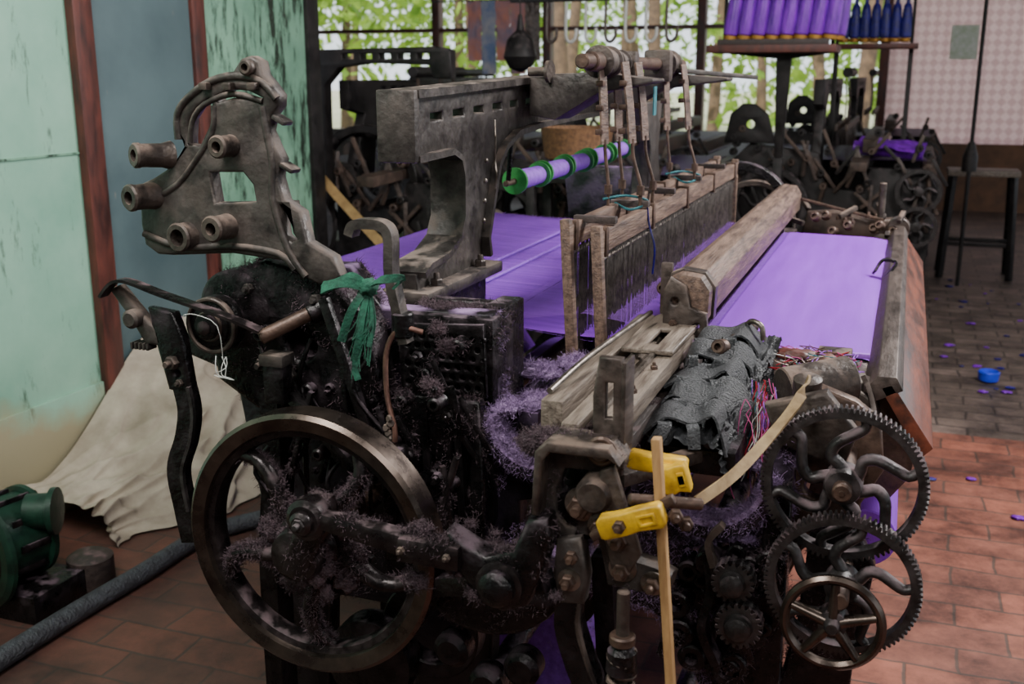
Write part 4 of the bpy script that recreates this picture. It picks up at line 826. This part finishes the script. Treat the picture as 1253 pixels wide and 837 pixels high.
def floormat():
    m=bpy.data.materials.new('brick_floor'); m.use_nodes=True; nt=m.node_tree; N=nt.nodes; L=nt.links; b=N['Principled BSDF']
    tc=N.new('ShaderNodeTexCoord')
    wn=N.new('ShaderNodeTexNoise'); wn.inputs['Scale'].default_value=5; wn.inputs['Detail'].default_value=5; L.new(tc.outputs['Object'],wn.inputs[0])
    vm=N.new('ShaderNodeVectorMath'); vm.operation='MULTIPLY_ADD'; vm.inputs[1].default_value=(.035,.035,0); L.new(wn.outputs['Color'],vm.inputs[0]); L.new(tc.outputs['Object'],vm.inputs[2])
    def brick(c1,c2,mo,w,h,ms):
        k=N.new('ShaderNodeTexBrick'); L.new(vm.outputs[0],k.inputs[0]); k.inputs['Scale'].default_value=1; k.inputs['Brick Width'].default_value=w; k.inputs['Row Height'].default_value=h
        k.inputs['Mortar Size'].default_value=ms; k.inputs['Mortar Smooth'].default_value=.6; k.inputs['Color1'].default_value=(*c1,1);k.inputs['Color2'].default_value=(*c2,1);k.inputs['Mortar'].default_value=(*mo,1); return k
    a=brick((.32,.11,.072),(.20,.078,.056),(.11,.065,.05),.25,.125,.006)
    c=brick((.19,.14,.12),(.12,.09,.075),(.05,.038,.033),.24,.12,.008)
    sx=N.new('ShaderNodeSeparateXYZ'); L.new(tc.outputs['Object'],sx.inputs[0]); gt=N.new('ShaderNodeMath'); gt.operation='GREATER_THAN'; gt.inputs[1].default_value=4.56; L.new(sx.outputs[1],gt.inputs[0])
    mx=N.new('ShaderNodeMixRGB'); L.new(gt.outputs[0],mx.inputs[0]); L.new(a.outputs[0],mx.inputs[1]); L.new(c.outputs[0],mx.inputs[2])
    n=N.new('ShaderNodeTexNoise'); n.inputs['Scale'].default_value=3; n.inputs['Detail'].default_value=10; n.inputs['Roughness'].default_value=.75; L.new(tc.outputs['Object'],n.inputs[0])
    r=N.new('ShaderNodeValToRGB'); r.color_ramp.elements[0].position=.40;r.color_ramp.elements[1].position=.64; r.color_ramp.elements[0].color=(.20,.19,.19,1); r.color_ramp.elements[1].color=(1.25,1.2,1.15,1); L.new(n.outputs[0],r.inputs[0])
    mm=N.new('ShaderNodeMixRGB'); mm.blend_type='MULTIPLY'; mm.inputs[0].default_value=.9; L.new(mx.outputs[0],mm.inputs[1]); L.new(r.outputs[0],mm.inputs[2])
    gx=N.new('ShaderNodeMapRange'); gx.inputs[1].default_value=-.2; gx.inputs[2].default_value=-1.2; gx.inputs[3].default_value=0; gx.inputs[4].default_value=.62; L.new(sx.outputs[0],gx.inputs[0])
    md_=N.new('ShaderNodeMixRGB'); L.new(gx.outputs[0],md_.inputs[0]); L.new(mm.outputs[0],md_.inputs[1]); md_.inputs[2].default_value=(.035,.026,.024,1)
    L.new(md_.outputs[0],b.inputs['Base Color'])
    mr=N.new('ShaderNodeMapRange'); mr.inputs[3].default_value=.38; mr.inputs[4].default_value=.72; L.new(n.outputs[0],mr.inputs[0]); L.new(mr.outputs[0],b.inputs['Roughness'])
    bn=N.new('ShaderNodeBump'); bn.inputs['Strength'].default_value=.6; bn.inputs['Distance'].default_value=.012; L.new(mm.outputs[0],bn.inputs['Height']); L.new(bn.outputs[0],b.inputs['Normal'])
    return m
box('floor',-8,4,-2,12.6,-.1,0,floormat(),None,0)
box('ceiling',-8,4,-2,12.9,3.2,3.3,m_conc,None,0)
box('wall_back',-8,-.25,12.6,12.75,0,.75,m_conc,None,0)
# right wall: sill and header with open window band, wall behind the camera
box('wall_right',3.9,4,-2,12.6,0,.95,m_dim,None,0)
box('wall_right_header',3.9,4,-2,12.6,2.5,3.2,m_dim,None,0)
for i in range(5): box('trim_%d'%(40+i),3.88,4.02,-1.9+3.5*i,-1.75+3.5*i,.95,2.5,m_post,None,.005)
box('wall_front',-2.75,4,-2.1,-2,0,3.2,m_dim,None,0)
box('wall_far_left',-8.1,-8,4.4,12.6,0,3.2,m_dim,None,0)
for i,x in enumerate((-7.9,-5.6,-4.15,-2.3,-.3)): box('trim_%d'%(10+i),x-.05,x+.05,12.55,12.7,0,3.2,m_post,None,.005)
box('trim_20',-8,-.25,12.58,12.7,1.95,2.0,m_post,None,.004)
def latmat():
    m=bpy.data.materials.new('pink_lattice_screen'); m.use_nodes=True; nt=m.node_tree; N=nt.nodes; L=nt.links; b=N['Principled BSDF']
    tc=N.new('ShaderNodeTexCoord')
    mp=N.new('ShaderNodeMapping'); mp.inputs['Rotation'].default_value=(0,math.radians(45),0); L.new(tc.outputs['Object'],mp.inputs[0])
    ch=N.new('ShaderNodeTexChecker'); ch.inputs['Scale'].default_value=14
    ch.inputs[1].default_value=(.80,.66,.67,1); ch.inputs[2].default_value=(.70,.55,.565,1); L.new(mp.outputs[0],ch.inputs[0])
    L.new(ch.outputs[0],b.inputs['Base Color']); b.inputs['Roughness'].default_value=.6
    t=N.new('ShaderNodeBsdfTranslucent'); L.new(ch.outputs[0],t.inputs[0]); ms=N.new('ShaderNodeMixShader'); ms.inputs[0].default_value=.8; L.new(b.outputs[0],ms.inputs[1]); L.new(t.outputs[0],ms.inputs[2]); L.new(ms.outputs[0],N['Material Output'].inputs[0])
    return m
box('wall_screen',-.25,4,12.6,12.602,.72,3.2,latmat(),None,0)
for x in(1.2,2.6): box('trim_%d'%(30+int(x)),x-.03,x+.03,12.55,12.6,.7,3.2,m_post,None,.004)
box('wall_screen_base',-.25,4,12.58,12.7,0,.72,m_bw,None,0)
box('window_1',.35,.62,12.57,12.59,1.6,1.95,M('faded_sticker',(.60,.68,.48),(.85,.85,.78),20,.5,0,0),None,0)
g=M('sandy_ground',(.55,.50,.38),(.30,.36,.18),.8,.9,0,.2)
mk('ground_outside',[(-60,12.75,-.03),(40,12.75,-.03),(40,90,-.03),(-60,90,-.03)],[(0,1,2,3)],g,None,0)
tr=empty('garden_trees')
rt=random.Random(11)
vs=[];fs=[]
for t in range(34):
    cx=rt.uniform(-22,4); cy=rt.uniform(19,34); R=rt.uniform(1.6,3); cz=rt.uniform(1.2,5)
    for k in range(360):
        d=V((rt.gauss(0,1),rt.gauss(0,1),rt.gauss(0,1))).normalized()*R*rt.uniform(.5,1); p=V((cx,cy,cz))+d
        if p.z<.1: continue
        a=V((rt.uniform(-1,1),rt.uniform(-1,1),rt.uniform(-1,1))).normalized(); b=a.cross(V((rt.uniform(-1,1),rt.uniform(-1,1),1))).normalized(); s=rt.uniform(.10,.22); i=len(vs)
        vs+=[p-a*s,p+b*s*.5,p+a*s,p-b*s*.5]; fs.append((i,i+1,i+2,i+3))
mk('foliage',vs,fs,m_leaf,tr,0)
for t in range(22):
    x=rt.uniform(-20,3); y=rt.uniform(17,28); cyl('trunk',(x,y,-.03),(x+rt.uniform(-.5,.5),y,5),.14,m_trunk,tr,r2=.07)
# ================================================================== LIGHT
w=bpy.data.worlds.new('world'); S.world=w; w.use_nodes=True
bgn=w.node_tree.nodes['Background']; bgn.inputs[0].default_value=(.86,.93,1,1); bgn.inputs[1].default_value=1.9
def area(n,loc,tgt,sx,sy,pw,col=(1,1,1)):
    l=bpy.data.lights.new(n,'AREA'); l.shape='RECTANGLE'; l.size=sx; l.size_y=sy; l.energy=pw; l.color=col
    o=bpy.data.objects.new(n,l); o.location=loc; o.rotation_euler=(V(tgt)-V(loc)).to_track_quat('-Z','Y').to_euler(); S.collection.objects.link(o)
su=bpy.data.lights.new('sun','SUN'); su.energy=5; su.angle=.02; su.color=(1,.95,.85); so_=bpy.data.objects.new('sun',su); so_.rotation_euler=(math.radians(42),0,math.radians(-20)); S.collection.objects.link(so_)
area('overhead_fill_light',(1.0,3.4,3.1),(-.3,2.7,.8),1.0,1.8,290,(1,.98,.96))  # added area light over the cloth; the ceiling has no opening here
area('front_fill_light',(.6,-.6,3.1),(-.6,1.6,.8),1.0,1.0,55,(1,.98,.95))  # added fill light behind the camera, under the closed ceiling
area('left_fill_light',(-1.2,.6,3.0),(-2.5,2.6,1.1),1.0,1.0,105,(1,.98,.93))  # added light to brighten the left wall and tarp; no lamp hangs there
# ================================================================== CAMERA
cd=bpy.data.cameras.new('camera'); cam=bpy.data.objects.new('camera',cd); S.collection.objects.link(cam); S.camera=cam
cam.location=(0,0,1.45); cam.rotation_euler=(math.radians(90-14.16),0,math.radians(20.08)); cd.sensor_width=36; cd.lens=37.35
cd.clip_start=.05; cd.clip_end=300
cd.dof.use_dof=True; cd.dof.focus_distance=1.9; cd.dof.aperture_fstop=5.6
